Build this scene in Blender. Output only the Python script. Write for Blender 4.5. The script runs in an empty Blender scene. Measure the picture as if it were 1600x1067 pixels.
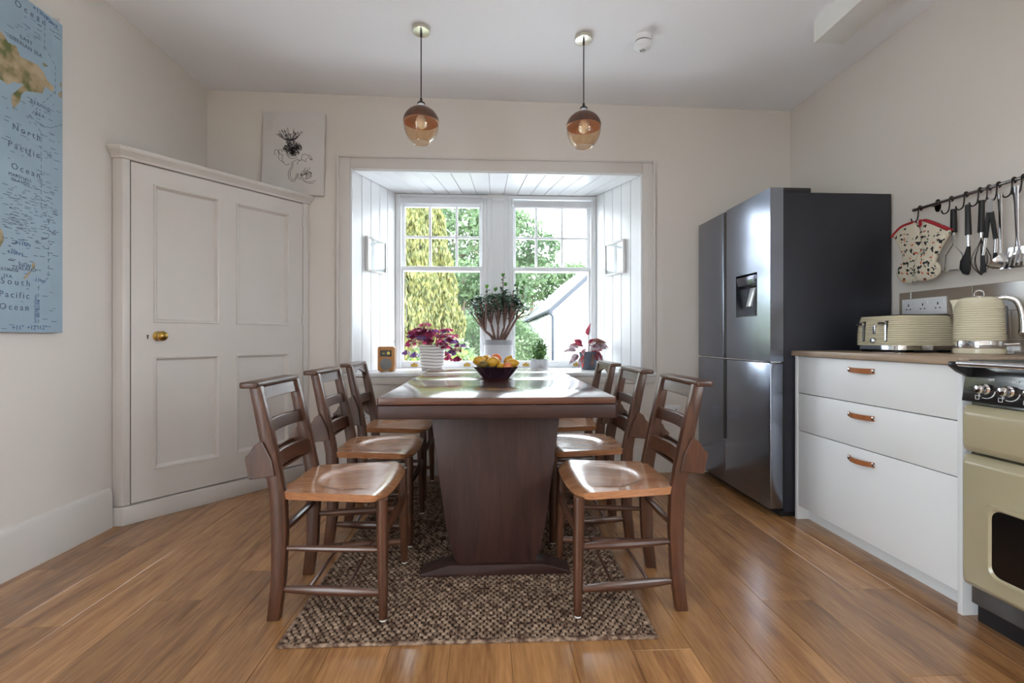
import bpy, bmesh, math, random
import numpy as np
from mathutils import Vector, Matrix
random.seed(7)
rng = np.random.default_rng(7)
SC = bpy.context.scene
COL = SC.collection
PI = math.pi
R = math.radians

# ---------------------------------------------------------------- camera, sky, exposure
F, CH, YAW, HV = 755.0, 0.98, R(2.95), 528.0          # focal length in px of a 1600x1067 frame, eye height, yaw, horizon row
cd = bpy.data.cameras.new('camera'); cam = bpy.data.objects.new('camera', cd); COL.objects.link(cam)
cd.sensor_width = 36.0; cd.sensor_fit = 'HORIZONTAL'; cd.lens = F / 1600 * 36
cd.shift_y = (HV - 533.5) / 1600; cd.clip_start = 0.02; cd.clip_end = 400
cam.location = (0, 0, CH); cam.rotation_euler = (R(90), 0, -YAW)
SC.camera = cam
W = bpy.data.worlds.new('overcast_sky'); SC.world = W; W.use_nodes = True
bg = W.node_tree.nodes['Background']
bg.inputs['Color'].default_value = (0.86, 0.93, 1.0, 1); bg.inputs['Strength'].default_value = 10.5
vs = SC.view_settings
vs.view_transform = 'Standard'; vs.look = 'None'; vs.gamma = 1.0; vs.use_curve_mapping = False
vs.exposure = 0.5
SC.display_settings.display_device = 'sRGB'
SC.cycles.transparent_max_bounces = 24

def portal(name, loc, rot, sx, sy):                    # guides sampling of the sky through an opening; gives no light itself
    l = bpy.data.lights.new(name, 'AREA'); l.shape = 'RECTANGLE'; l.size = sx; l.size_y = sy
    l.cycles.is_portal = True
    o = bpy.data.objects.new(name, l); COL.objects.link(o); o.location = loc; o.rotation_euler = rot
    return o
XR0 = 2.25
portal('window_portal', (0.08, 4.12, 1.44), (R(-90), 0, 0), 1.7, 1.5)
portal('added_door_portal', (-2.115, -1.25, 1.15), (0, R(-90), 0), 2.2, 2.1)  # covers the added glazed doors
portal('added_window_portal', (XR0 + .16, -.9, 1.6), (0, R(90), 0), 1.3, 2.2)  # covers the added side window

# ---------------------------------------------------------------- pixel -> place helpers
SA, CA = math.sin(YAW), math.cos(YAW)
def ray(u, v):
    p = (u - 800) / F
    return (CA * p + SA, -SA * p + CA, (HV - v) / F)
def AX(u, v, x):
    d = ray(u, v); t = x / d[0]; return Vector((x, d[1] * t, CH + d[2] * t))
def AY(u, v, y):
    d = ray(u, v); t = y / d[1]; return Vector((d[0] * t, y, CH + d[2] * t))
def AZ(u, v, z):
    d = ray(u, v); t = (z - CH) / d[2]; return Vector((d[0] * t, d[1] * t, z))

# ---------------------------------------------------------------- materials
def lin(r, g, b):
    f = lambda c: (c / 255 / 12.92) if c / 255 <= .04045 else ((c / 255 + .055) / 1.055) ** 2.4
    return (f(r), f(g), f(b))
MATS = {}
def nodes(name):
    m = bpy.data.materials.new(name); m.use_nodes = True; nt = m.node_tree
    return m, nt, nt.nodes, nt.links, nt.nodes['Principled BSDF']
def setp(b, rough=.5, metal=0., spec=None, coat=0., coat_rough=.1, trans=None, sheen=None):
    b.inputs['Roughness'].default_value = rough; b.inputs['Metallic'].default_value = metal
    if spec is not None: b.inputs['Specular IOR Level'].default_value = spec
    b.inputs['Coat Weight'].default_value = coat; b.inputs['Coat Roughness'].default_value = coat_rough
def mat(name, col, rough=.5, metal=0., spec=None, coat=0., var=.06, scale=8., bump=0., bscale=200., coat_rough=.1, sub=0.):
    """plain painted / moulded surface with slight tonal variation and fine relief"""
    if name in MATS: return MATS[name]
    m, nt, N, L, b = nodes(name); setp(b, rough, metal, spec, coat, coat_rough)
    tc = N.new('ShaderNodeTexCoord'); nz = N.new('ShaderNodeTexNoise'); nz.inputs['Scale'].default_value = scale
    nz.inputs['Detail'].default_value = 4; L.new(tc.outputs['Object'], nz.inputs['Vector'])
    cr = N.new('ShaderNodeValToRGB'); cr.color_ramp.elements[0].position = .3; cr.color_ramp.elements[1].position = .7
    cr.color_ramp.elements[0].color = tuple(max(0, c * (1 - var)) for c in col) + (1,)
    cr.color_ramp.elements[1].color = tuple(min(1, c * (1 + var)) for c in col) + (1,)
    L.new(nz.outputs['Fac'], cr.inputs['Fac']); L.new(cr.outputs['Color'], b.inputs['Base Color'])
    if bump:
        n2 = N.new('ShaderNodeTexNoise'); n2.inputs['Scale'].default_value = bscale; L.new(tc.outputs['Object'], n2.inputs['Vector'])
        bp = N.new('ShaderNodeBump'); bp.inputs['Strength'].default_value = bump; bp.inputs['Distance'].default_value = .002
        L.new(n2.outputs['Fac'], bp.inputs['Height']); L.new(bp.outputs['Normal'], b.inputs['Normal'])
    MATS[name] = m; return m
def wood(name, dark, light, axis='x', rough=.35, stretch=14., scale=22., coat=0., var=.25, bump=.12, wear=None, spec=.5):
    """grain stretched along an axis; each object gets its own figure through its random value"""
    if name in MATS: return MATS[name]
    m, nt, N, L, b = nodes(name); setp(b, rough, 0, spec, coat, .15)
    tc = N.new('ShaderNodeTexCoord'); mp = N.new('ShaderNodeMapping'); s = [scale] * 3; s['xyz'.index(axis)] = scale / stretch
    mp.inputs['Scale'].default_value = s; L.new(tc.outputs['Object'], mp.inputs['Vector'])
    oi = N.new('ShaderNodeObjectInfo'); mu = N.new('ShaderNodeMath'); mu.operation = 'MULTIPLY'; mu.inputs[1].default_value = 60
    L.new(oi.outputs['Random'], mu.inputs[0])
    n1 = N.new('ShaderNodeTexNoise'); n1.noise_dimensions = '4D'; n1.inputs['Scale'].default_value = .55; n1.inputs['Detail'].default_value = 5
    n1.inputs['Distortion'].default_value = 1.2
    n2 = N.new('ShaderNodeTexNoise'); n2.noise_dimensions = '4D'; n2.inputs['Scale'].default_value = 5; n2.inputs['Detail'].default_value = 3
    for n in (n1, n2): L.new(mp.outputs['Vector'], n.inputs['Vector']); L.new(mu.outputs[0], n.inputs['W'])
    mx = N.new('ShaderNodeMix'); mx.data_type = 'FLOAT'; mx.inputs['Factor'].default_value = .4
    L.new(n1.outputs['Fac'], mx.inputs['A']); L.new(n2.outputs['Fac'], mx.inputs['B'])
    cr = N.new('ShaderNodeValToRGB'); e = cr.color_ramp.elements; e[0].position = .32; e[1].position = .68
    e[0].color = tuple(dark) + (1,); e[1].color = tuple(light) + (1,)
    L.new(mx.outputs['Result'], cr.inputs['Fac'])
    hs = N.new('ShaderNodeHueSaturation'); mr = N.new('ShaderNodeMapRange'); mr.inputs['To Min'].default_value = 1 - var; mr.inputs['To Max'].default_value = 1 + var
    L.new(oi.outputs['Random'], mr.inputs['Value']); L.new(mr.outputs['Result'], hs.inputs['Value']); L.new(cr.outputs['Color'], hs.inputs['Color'])
    L.new(hs.outputs['Color'], b.inputs['Base Color'])
    bp = N.new('ShaderNodeBump'); bp.inputs['Strength'].default_value = bump; bp.inputs['Distance'].default_value = .001
    L.new(n2.outputs['Fac'], bp.inputs['Height']); L.new(bp.outputs['Normal'], b.inputs['Normal'])
    MATS[name] = m; return m
def leafmat(name, c1, c2, rough=.5, scale=3., trans=.35):
    if name in MATS: return MATS[name]
    m, nt, N, L, b = nodes(name); setp(b, rough)
    tc = N.new('ShaderNodeTexCoord'); nz = N.new('ShaderNodeTexNoise'); nz.inputs['Scale'].default_value = scale; nz.inputs['Detail'].default_value = 6
    L.new(tc.outputs['Object'], nz.inputs['Vector'])
    cr = N.new('ShaderNodeValToRGB'); e = cr.color_ramp.elements; e[0].position = .38; e[1].position = .62
    e[0].color = tuple(c1) + (1,); e[1].color = tuple(c2) + (1,)
    L.new(nz.outputs['Fac'], cr.inputs['Fac']); L.new(cr.outputs['Color'], b.inputs['Base Color'])
    tr = N.new('ShaderNodeBsdfTranslucent'); L.new(cr.outputs['Color'], tr.inputs['Color'])
    ms = N.new('ShaderNodeMixShader'); ms.inputs[0].default_value = trans
    L.new(b.outputs[0], ms.inputs[1]); L.new(tr.outputs[0], ms.inputs[2]); L.new(ms.outputs[0], N['Material Output'].inputs['Surface'])
    MATS[name] = m; return m
def glassmat(name, tint=(1, 1, 1), rough=0., refl=1.):
    """thin glass: clear transmission plus fresnel reflection"""
    if name in MATS: return MATS[name]
    m, nt, N, L, b = nodes(name); N.remove(b)
    tr = N.new('ShaderNodeBsdfTransparent'); tr.inputs['Color'].default_value = tuple(tint) + (1,)
    gl = N.new('ShaderNodeBsdfGlossy'); gl.inputs['Roughness'].default_value = rough
    fr = N.new('ShaderNodeFresnel'); ge = N.new('ShaderNodeNewGeometry'); io = N.new('ShaderNodeMapRange'); io.inputs['To Min'].default_value = 1.45; io.inputs['To Max'].default_value = 1 / 1.45
    L.new(ge.outputs['Backfacing'], io.inputs['Value']); L.new(io.outputs['Result'], fr.inputs['IOR'])          # same reflectance on both faces
    mu = N.new('ShaderNodeMath'); mu.operation = 'MULTIPLY'; mu.inputs[1].default_value = refl; L.new(fr.outputs[0], mu.inputs[0])
    ms = N.new('ShaderNodeMixShader'); L.new(mu.outputs[0], ms.inputs[0]); L.new(tr.outputs[0], ms.inputs[1]); L.new(gl.outputs[0], ms.inputs[2])
    L.new(ms.outputs[0], N['Material Output'].inputs['Surface'])
    MATS[name] = m; return m
def brushed(name, col, rough=.3, axis='z', aniso=.5):
    if name in MATS: return MATS[name]
    m, nt, N, L, b = nodes(name); setp(b, rough, 1.0); b.inputs['Base Color'].default_value = tuple(col) + (1,)
    tc = N.new('ShaderNodeTexCoord'); mp = N.new('ShaderNodeMapping'); s = [400.] * 3; s['xyz'.index(axis)] = 4.
    mp.inputs['Scale'].default_value = s; nz = N.new('ShaderNodeTexNoise'); nz.inputs['Scale'].default_value = 1.; nz.inputs['Detail'].default_value = 2
    L.new(tc.outputs['Object'], mp.inputs['Vector']); L.new(mp.outputs['Vector'], nz.inputs['Vector'])
    mr = N.new('ShaderNodeMapRange'); mr.inputs['To Min'].default_value = rough - .04; mr.inputs['To Max'].default_value = rough + .05
    L.new(nz.outputs['Fac'], mr.inputs['Value']); L.new(mr.outputs['Result'], b.inputs['Roughness'])
    bp = N.new('ShaderNodeBump'); bp.inputs['Strength'].default_value = .02; bp.inputs['Distance'].default_value = .0005
    L.new(nz.outputs['Fac'], bp.inputs['Height']); L.new(bp.outputs['Normal'], b.inputs['Normal'])
    MATS[name] = m; return m

M_WALL = mat('wall_paint', (.715, .66, .615), .75, var=.015, scale=1.5, bump=.08, bscale=90, spec=.3)
M_CEIL = mat('ceiling_paint', (.91, .915, .945), .8, var=.012, scale=1.2, bump=.06, bscale=80, spec=.3)
M_WOODW = mat('cream_gloss_paint', (.66, .615, .585), .38, var=.02, scale=3, bump=.05, bscale=60)
M_WHITE = mat('white_gloss_paint', (.78, .79, .81), .3, var=.015, scale=3, bump=.03, bscale=60)
M_BLACK = mat('black_plastic', (.012, .012, .014), .35)
M_CHROME = mat('chrome', (.82, .82, .84), .08, 1., var=.02)
M_STEEL = mat('polished_steel', (.62, .62, .64), .18, 1., var=.04)
M_DARKMETAL = mat('dark_metal', (.05, .045, .045), .35, 1.)
M_BRASS = mat('aged_brass', (.42, .27, .07), .28, 1., var=.25, scale=40)
M_GAP = mat('dark_gap', (.015, .013, .012), .8)
M_PLASTIC = mat('white_plastic', (.78, .78, .80), .35, var=.02)
M_CREAM = mat('cream_enamel', (.66, .595, .44), .24, coat=.3, var=.02)
M_GLASS = glassmat('window_glass', (.97, .985, .98))
OAK = wood('oak_plank', lin(118, 78, 46), lin(194, 142, 92), 'y', rough=.26, stretch=11, scale=20, var=.12, bump=.1, coat=.35)

# ---------------------------------------------------------------- mesh helpers
def bm_(): return bmesh.new()
def box(bm, x0, x1, y0, y1, z0, z1):
    v = [bm.verts.new((x, y, z)) for x in (x0, x1) for y in (y0, y1) for z in (z0, z1)]
    for f in ((0, 1, 3, 2), (4, 6, 7, 5), (0, 4, 5, 1), (2, 3, 7, 6), (0, 2, 6, 4), (1, 5, 7, 3)): bm.faces.new([v[i] for i in f])
    return bm
def prism(bm, pts, axis, a0, a1):
    """extrude a polygon: axis 'z' pts=(x,y); 'y' pts=(x,z); 'x' pts=(y,z)"""
    mk = {'z': lambda p, a: (p[0], p[1], a), 'y': lambda p, a: (p[0], a, p[1]), 'x': lambda p, a: (a, p[0], p[1])}[axis]
    A = [bm.verts.new(mk(p, a0)) for p in pts]; B = [bm.verts.new(mk(p, a1)) for p in pts]
    n = len(pts)
    bm.faces.new(A); bm.faces.new(B[::-1])
    for i in range(n): bm.faces.new((A[i], B[i], B[(i + 1) % n], A[(i + 1) % n]))
    return bm
def loft(bm, rings, closed=True, cap0=True, cap1=True):
    vr = [[bm.verts.new(p) for p in r] for r in rings]; n = len(vr[0])
    for a, b in zip(vr, vr[1:]):
        for i in range(n if closed else n - 1): bm.faces.new((a[i], a[(i + 1) % n], b[(i + 1) % n], b[i]))
    if cap0: bm.faces.new(vr[0][::-1])
    if cap1: bm.faces.new(vr[-1])
    return bm
def lathe(bm, prof, n=32, c=(0, 0, 0), wob=None, cap0=False, cap1=False):
    rings = []
    for k, (r, z) in enumerate(prof):
        ring = []
        for i in range(n):
            a = 2 * PI * i / n; rr = r * (wob(a, k) if wob else 1)
            ring.append((c[0] + rr * math.cos(a), c[1] + rr * math.sin(a), c[2] + z))
        rings.append(ring)
    return loft(bm, rings, True, cap0, cap1)
def tube(bm, path, rad, n=8, flat=None, cap=True):
    """tube along path; rad a number or list; flat=(a,b) scales the section"""
    P = [Vector(p) for p in path]; m = len(P); rings = []
    up = None
    for i, p in enumerate(P):
        t = (P[min(i + 1, m - 1)] - P[max(i - 1, 0)]).normalized()
        if up is None: up = Vector((0, 0, 1)) if abs(t.z) < .9 else Vector((1, 0, 0))
        s = t.cross(up)
        if s.length < 1e-4: s = t.cross(Vector((0, 1, 0)))
        s.normalize(); w = s.cross(t).normalized(); up = w
        r = rad[i] if isinstance(rad, (list, tuple)) else rad
        fa, fb = flat or (1, 1)
        rings.append([p + s * (r * fa * math.cos(2 * PI * k / n)) + w * (r * fb * math.sin(2 * PI * k / n)) for k in range(n)])
    return loft(bm, rings, True, cap, cap)
def sphere(bm, c, r, seg=16, rings=10, sc=(1, 1, 1)):
    bmesh.ops.create_uvsphere(bm, u_segments=seg, v_segments=rings, radius=1, matrix=Matrix.Translation(c) @ Matrix.Diagonal((r * sc[0], r * sc[1], r * sc[2], 1)))
    return bm
def smoothpath(pts, n=6):
    """Catmull-Rom through points"""
    P = [Vector(p) for p in pts]; out = []
    for i in range(len(P) - 1):
        p0, p1, p2, p3 = P[max(i - 1, 0)], P[i], P[i + 1], P[min(i + 2, len(P) - 1)]
        for k in range(n):
            t = k / n
            out.append(.5 * ((2 * p1) + (p2 - p0) * t + (2 * p0 - 5 * p1 + 4 * p2 - p3) * t * t + (3 * p1 - p0 - 3 * p2 + p3) * t ** 3))
    out.append(P[-1]); return out
def bev(bm, w, seg=2, ang=30):
    bmesh.ops.recalc_face_normals(bm, faces=bm.faces)
    es = [e for e in bm.edges if len(e.link_faces) == 2 and e.calc_face_angle(0) > R(ang)]
    bmesh.ops.bevel(bm, geom=es, offset=w, segments=seg, affect='EDGES', profile=.5, clamp_overlap=True)
    return bm
def mesh_of(name, bm, m, smooth=True, ang=35):
    bmesh.ops.recalc_face_normals(bm, faces=bm.faces)
    me = bpy.data.meshes.new(name); bm.to_mesh(me); bm.free()
    me.materials.append(m)
    if smooth and len(me.polygons):
        me.polygons.foreach_set('use_smooth', [True] * len(me.polygons)); me.set_sharp_from_angle(angle=R(ang))
    return me
def obj(name, bm, m, parent=None, bevel=0, seg=2, smooth=True, ang=35, loc=None, rot=None):
    if bevel: bev(bm, bevel, seg)
    o = bpy.data.objects.new(name, mesh_of(name, bm, m, smooth, ang)); COL.objects.link(o)
    if parent: o.parent = parent
    if loc: o.location = loc
    if rot: o.rotation_euler = rot
    return o
def place(name, me, parent=None, loc=(0, 0, 0), rot=(0, 0, 0), sc=(1, 1, 1)):
    o = bpy.data.objects.new(name, me); COL.objects.link(o); o.parent = parent; o.location = loc; o.rotation_euler = rot; o.scale = sc
    return o
def raw(name, verts, faces, m, parent=None, smooth=False):
    me = bpy.data.meshes.new(name); me.from_pydata(verts, [], faces); me.materials.append(m)
    if smooth: me.polygons.foreach_set('use_smooth', [True] * len(me.polygons))
    o = bpy.data.objects.new(name, me); COL.objects.link(o); o.parent = parent; return o
def tag(o, label, cat, group=None, kind=None):
    o['label'] = label; o['category'] = cat
    if group: o['group'] = group
    if kind: o['kind'] = kind
    return o
def thing(name, label, cat, loc=(0, 0, 0), rz=0, group=None):
    o = bpy.data.objects.new(name, None); COL.objects.link(o); o.location = loc; o.rotation_euler = (0, 0, rz); o.empty_display_size = .05
    return tag(o, label, cat, group)
def struct(name, bm, m, label=None, bevel=0, **k):
    o = obj(name, bm, m, None, bevel, **k); o['kind'] = 'structure'
    if label: o['label'] = label
    return o
def copy_tree(o, parent=None):
    c = o.copy(); COL.objects.link(c); c.parent = parent
    for ch in list(o.children): copy_tree(ch, c)
    return c
def text_mesh(body, size, m, extrude=.0003, spacing=1.0, align='CENTER'):
    cu = bpy.data.curves.new('lettering', 'FONT'); cu.body = body; cu.size = size; cu.extrude = extrude; cu.align_x = align; cu.align_y = 'CENTER'
    cu.space_character = spacing; cu.resolution_u = 3
    t = bpy.data.objects.new('lettering', cu); COL.objects.link(t); bpy.context.view_layer.update()
    me = bpy.data.meshes.new_from_object(t.evaluated_get(bpy.context.evaluated_depsgraph_get()))
    bpy.data.objects.remove(t); bpy.data.curves.remove(cu)
    me.materials.clear(); me.materials.append(m); return me

# ================================================================ THE ROOM
XL, XR, YB, YR = -1.955, 2.25, 3.48, -2.6
ZC = lambda x: 2.712 + (x - XL) / (XR - XL) * (2.665 - 2.712)      # the old ceiling falls slightly to the right
OXL, OXR, OZ = -0.955, 1.12, 2.165                                 # window recess at the wall face
WXL, WXR, YW = -0.75, 0.912, 4.0                                   # window at the back of the recess
SZ = 0.705                                                         # underside of sill board

# floor: screed + planks
fl = struct('floor', box(bm_(), XL - .3, XR + .3, YR, YB + .05, -.12, -.003), M_GAP, 'oak laminate plank floor')
PW, PL = .19, 1.29
plank_me = mesh_of('plank', bev(box(bm_(), 0, PW - .0008, 0, PL - .0008, -.008, 0), .0012, 1), OAK)
i = 0; x = XL - .06
while x < XR:
    y = YR + .0 - random.random() * PL
    while y < YB:
        y0, y1 = max(y, YR), min(y + PL, YB); x0, x1 = max(x, XL), min(x + PW, XR)
        if y1 - y0 > .02 and x1 - x0 > .01:
            if y1 - y0 > PL - .001 and x1 - x0 > PW - .001: place('plank', plank_me, fl, (x0, y0, 0))
            else: place('plank', mesh_of('plank', bev(box(bm_(), 0, x1 - x0 - .0008, 0, y1 - y0 - .0008, -.008, 0), .0012, 1), OAK), fl, (x0, y0, 0))
        y += PL
    x += PW

# ceiling (tilted slab), walls
b = bm_(); e0, e1 = XL - .3, XR + .3
prism(b, [(e0, ZC(e0)), (e1, ZC(e1)), (e1, 3.0), (e0, 3.0)], 'y', YR - .2, YB + .8)
struct('ceiling', b, M_CEIL, 'white plaster ceiling')
b = bm_(); box(b, XL - .25, XL, YR, -2.3, 0, 2.9); box(b, XL - .25, XL, -.2, YB, 0, 2.9); box(b, XL - .25, XL, -2.3, -.2, 2.25, 2.9)
struct('wall_left', b, M_WALL, 'cream painted plaster wall')
b = bm_(); box(b, XR, XR + .25, YR, -2.0, 0, 2.9); box(b, XR, XR + .25, .2, YB, 0, 2.9); box(b, XR, XR + .25, -2.0, .2, 0, .95); box(b, XR, XR + .25, -2.0, .2, 2.25, 2.9)
struct('wall_right', b, M_WALL, 'cream painted plaster wall')
b = bm_()
prism(b, [(XL - .25, YB), (OXL - .012, YB), (WXL - .012, YW), (WXL - .012, YW + .22), (XL - .25, YW + .22)], 'z', 0, 2.9)
prism(b, [(XR + .25, YB), (OXR + .012, YB), (WXR + .012, YW), (WXR + .012, YW + .22), (XR + .25, YW + .22)], 'z', 0, 2.9)
prism(b, [(OXL - .012, YB), (OXR + .012, YB), (WXR + .012, YW), (WXR + .012, YW + .22), (WXL - .012, YW + .22), (WXL - .012, YW)], 'z', 0, SZ)
prism(b, [(OXL - .012, YB), (OXR + .012, YB), (WXR + .012, YW), (WXR + .012, YW + .22), (WXL - .012, YW + .22), (WXL - .012, YW)], 'z', OZ + .012, 2.9)
struct('wall_back', b, M_WALL, 'cream painted plaster wall with a deep window recess')
struct('wall_rear', box(bm_(), XL - .25, XR + .25, YR - .2, YR, 0, 2.9), M_WALL, 'cream painted plaster wall')
w3 = struct('added_window_3', box(bm_(), XR + .06, XR + .14, -2.0, .2, .95, 1.0), M_WHITE, 'unseen white side window by the cooker, added to let in more daylight')  # window behind the camera, added to brighten the room
obj('frame_head', box(bm_(), XR + .06, XR + .14, -2.0, .2, 2.2, 2.25), M_WHITE, w3)
for y in (-2.0, -.93, .15): obj('frame_jamb', box(bm_(), XR + .06, XR + .14, y, y + .05, 1.0, 2.2), M_WHITE, w3)
for y in (-1.95, -.88): obj('pane', box(bm_(), XR + .099, XR + .103, y, y + 1.02 + .01 * (y > -1), 1.0, 2.2), M_GLASS, w3)

d1_ = struct('added_door_1', box(bm_(), XL - .14, XL - .06, -2.3, -.2, 0, .06), M_WHITE, 'unseen white glazed doors in the map wall, added to let in more daylight')  # glazed doors behind the camera, added to light the drawers and ceiling
obj('frame_head', box(bm_(), XL - .14, XL - .06, -2.3, -.2, 2.19, 2.25), M_WHITE, d1_)
for y in (-2.3, -1.28, -.26): obj('stile', box(bm_(), XL - .14, XL - .06, y, y + .06, .06, 2.19), M_WHITE, d1_)
for y in (-2.24, -1.22): obj('pane', box(bm_(), XL - .103, XL - .099, y, y + .96, .06, 2.19), M_GLASS, d1_)

# skirting boards
def skirt(name, pts, h=.2, d=.022):
    pass
b = bm_(); prism(b, [(XL, 0), (XL + .022, 0), (XL + .022, .178), (XL + .012, .2), (XL, .205)], 'y', -.18, 2.6)
struct('baseboard_left', b, M_WOODW, 'deep cream skirting board with chamfered top')
b = bm_(); prism(b, [(YB, 0), (YB - .022, 0), (YB - .022, .165), (YB - .012, .185), (YB, .19)], 'x', -1.24, 2.25)
struct('baseboard_back', b, M_WOODW, 'cream skirting board with chamfered top')
# boxed-in beam on the ceiling
b = box(bm_(), 1.738, 1.90, -2.6, 2.49, 2.55, 2.72)
struct('trim_1', b, mat('white_beam', (.8, .79, .76), .6, var=.01), 'white boxed beam under the ceiling', .004)

# window recess linings: V-jointed boards
def splay(name, xa, xb, side):
    P0, P1 = Vector((xa, YB + .004, 0)), Vector((xb, YW, 0)); d = (P1 - P0); Ln = d.length; d.normalize()
    n = Vector((d.y, -d.x, 0)) * side                                 # into the recess
    back = bm_(); q = [P0 - n * .012, P1 - n * .012, P1 - n * .009, P0 - n * .009]
    prism(back, [(p.x, p.y) for p in q], 'z', SZ + .03, OZ + .01)
    s = struct(name, back, M_GAP if False else M_WHITE, 'white V-jointed boarding lining the window recess')
    nb = 5; w = Ln / nb
    for k in range(nb):
        a, c = k * w + .0022, (k + 1) * w - .0022
        prof = [(a, -.009), (c, -.009), (c, -.003), (c - .003, 0), (a + .003, 0), (a, -.003)]
        obj('board', prism(bm_(), [tuple((P0 + d * t + n * o)[:2]) for t, o in prof], 'z', SZ + .03, OZ), M_WHITE, s, smooth=False)
    return s
splay('trim_2', OXL, WXL, 1); splay('trim_3', OXR, WXR, -1)
tp = struct('trim_4', prism(bm_(), [(OXL, YB), (OXR, YB), (WXR, YW), (WXL, YW)], 'z', OZ + .009, OZ + .0125), M_WHITE, 'white boarded soffit of the window recess')
nb = 15
for k in range(nb):
    f0, f1 = k / nb, (k + 1) / nb; g = .0025
    A = lambda t, y: (OXL + (OXR - OXL) * t if y == YB else WXL + (WXR - WXL) * t)
    prof = [(A(f0, YB) + g, YB + .003), (A(f1, YB) - g, YB + .003), (A(f1, YW) - g, YW), (A(f0, YW) + g, YW)]
    obj('board', bev(prism(bm_(), prof, 'z', OZ, OZ + .01), .002, 1), M_WHITE, tp, smooth=False)
# architrave (thing of the setting) with outer bead and inner white bead
ar = struct('trim_5', box(bm_(), OXL - .095, OXL - .01, YB - .018, YB, SZ + .03, OZ + .095), M_WOODW, 'moulded cream architrave around the window recess', .004)
obj('jamb', box(bm_(), OXR + .01, OXR + .095, YB - .018, YB, SZ + .03, OZ + .095), M_WOODW, ar, .004)
obj('head', box(bm_(), OXL - .01, OXR + .01, YB - .018, YB, OZ + .01, OZ + .095), M_WOODW, ar, .003)
for nm, a in (('outer_bead', (OXL - .105, OXL - .085, SZ + .03, OZ + .105)), ('outer_bead', (OXR + .085, OXR + .105, SZ + .03, OZ + .105)), ('outer_bead', (OXL - .085, OXR + .085, OZ + .088, OZ + .105))):
    obj(nm, box(bm_(), a[0], a[1], YB - .028, YB, a[2], a[3]), M_WOODW, ar, .005)
for a in ((OXL - .012, OXL + .006, SZ + .03, OZ + .012), (OXR - .006, OXR + .012, SZ + .03, OZ + .012), (OXL + .006, OXR - .006, OZ - .006, OZ + .012)):
    obj('inner_bead', box(bm_(), a[0], a[1], YB - .022, YB + .004, a[2], a[3]), M_WHITE, ar, .006, 3)
# sill board and apron
sl = struct('trim_6', prism(bm_(), [(OXL - .11, YB - .035), (OXR + .11, YB - .035), (OXR + .11, YB), (OXR, YB), (WXR, YW + .06), (WXL, YW + .06), (OXL, YB), (OXL - .11, YB)], 'z', SZ, SZ + .026), M_WHITE, 'white painted window sill board', .005)
obj('apron', box(bm_(), OXL - .10, OXR + .10, YB - .018, YB, SZ - .055, SZ), M_WOODW, sl, .004)
SZT = SZ + .026

# sash windows
def sash_window(name, x0, x1, xm, label):
    """x0..x1 outer frame, xm muntin positions"""
    zt, zb = OZ - .005, SZT
    w = struct(name, box(bm_(), x0, x1, YW, YW + .12, zt - .03, zt), M_WHITE, label)
    obj('frame_jamb', box(bm_(), x0, x0 + .03, YW, YW + .12, zb, zt - .03), M_WHITE, w, .003)
    obj('frame_jamb', box(bm_(), x1 - .03, x1, YW, YW + .12, zb, zt - .03), M_WHITE, w, .003)
    zm = 1.555; gx0, gx1 = x0 + .066, x1 - .066
    up = obj('upper_sash', box(bm_(), x0 + .03, x1 - .03, YW + .07, YW + .105, zm - .02, zm + .02), M_WHITE, w, .003)
    for a in ((x0 + .03, gx0, zm + .02, zt - .03), (gx1, x1 - .03, zm + .02, zt - .03), (gx0, gx1, zt - .085, zt - .03)):
        obj('sash_rail', box(bm_(), a[0], a[1], YW + .07, YW + .105, a[2], a[3]), M_WHITE, up, .002)
    z1 = 1.824
    for m_ in xm: obj('glazing_bar', box(bm_(), m_ - .010, m_ + .010, YW + .072, YW + .1, zm + .02, zt - .085), M_WHITE, up, .004, 1)
    obj('glazing_bar', box(bm_(), gx0, gx1, YW + .073, YW + .099, z1 - .010, z1 + .010), M_WHITE, up, .004, 1)
    xs = [gx0] + list(xm) + [gx1]
    for a, c in zip(xs, xs[1:]):
        for p, q in ((zm + .02, z1), (z1, zt - .085)): obj('pane', box(bm_(), a, c, YW + .086, YW + .089, p, q), M_GLASS, up)
    lo = obj('lower_sash', box(bm_(), x0 + .03, x1 - .03, YW + .028, YW + .066, zb, zb + .058), M_WHITE, w, .003)
    for a in ((x0 + .03, gx0 - .006, zb + .058, zm - .018), (gx1 + .006, x1 - .03, zb + .058, zm - .018), (x0 + .03, x1 - .03, zm - .018, zm + .018)):
        obj('sash_rail', box(bm_(), a[0], a[1], YW + .028, YW + .066, a[2], a[3]), M_WHITE, lo, .003)
    obj('pane', box(bm_(), gx0 - .006, gx1 + .006, YW + .045, YW + .048, zb + .058, zm - .018), M_GLASS, lo)
    for t in (.2, .78):
        xx = x0 + (x1 - x0) * t; q = bm_(); box(q, xx - .028, xx + .028, YW + .022, YW + .028, zb + .012, zb + .034); box(q, xx - .018, xx + .018, YW + .004, YW + .024, zb + .026, zb + .036); sphere(q, (xx, YW + .018, zb + .04), .008, 8, 6)
        obj('sash_lift', q, M_BRASS, lo, .001, 1)
    obj('sash_stop', box(bm_(), x0 + .03, x0 + .044, YW + .006, YW + .028, zb, zt - .03), M_WHITE, w, .002)
    obj('sash_stop', box(bm_(), x1 - .044, x1 - .03, YW + .006, YW + .028, zb, zt - .03), M_WHITE, w, .002)
    return w
sash_window('window_1', WXL, 0.0, (-.476, -.255), 'white sash window with six small panes over one, by the radio')
sash_window('window_2', .175, WXR, (.415, .636), 'white sash window with six small panes over one, facing the whitewashed house')
ml = struct('trim_7', box(bm_(), 0, .175, YW - .004, YW + .12, SZT, OZ), M_WHITE, 'white panelled mullion between the two sash windows', .003)
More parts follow.
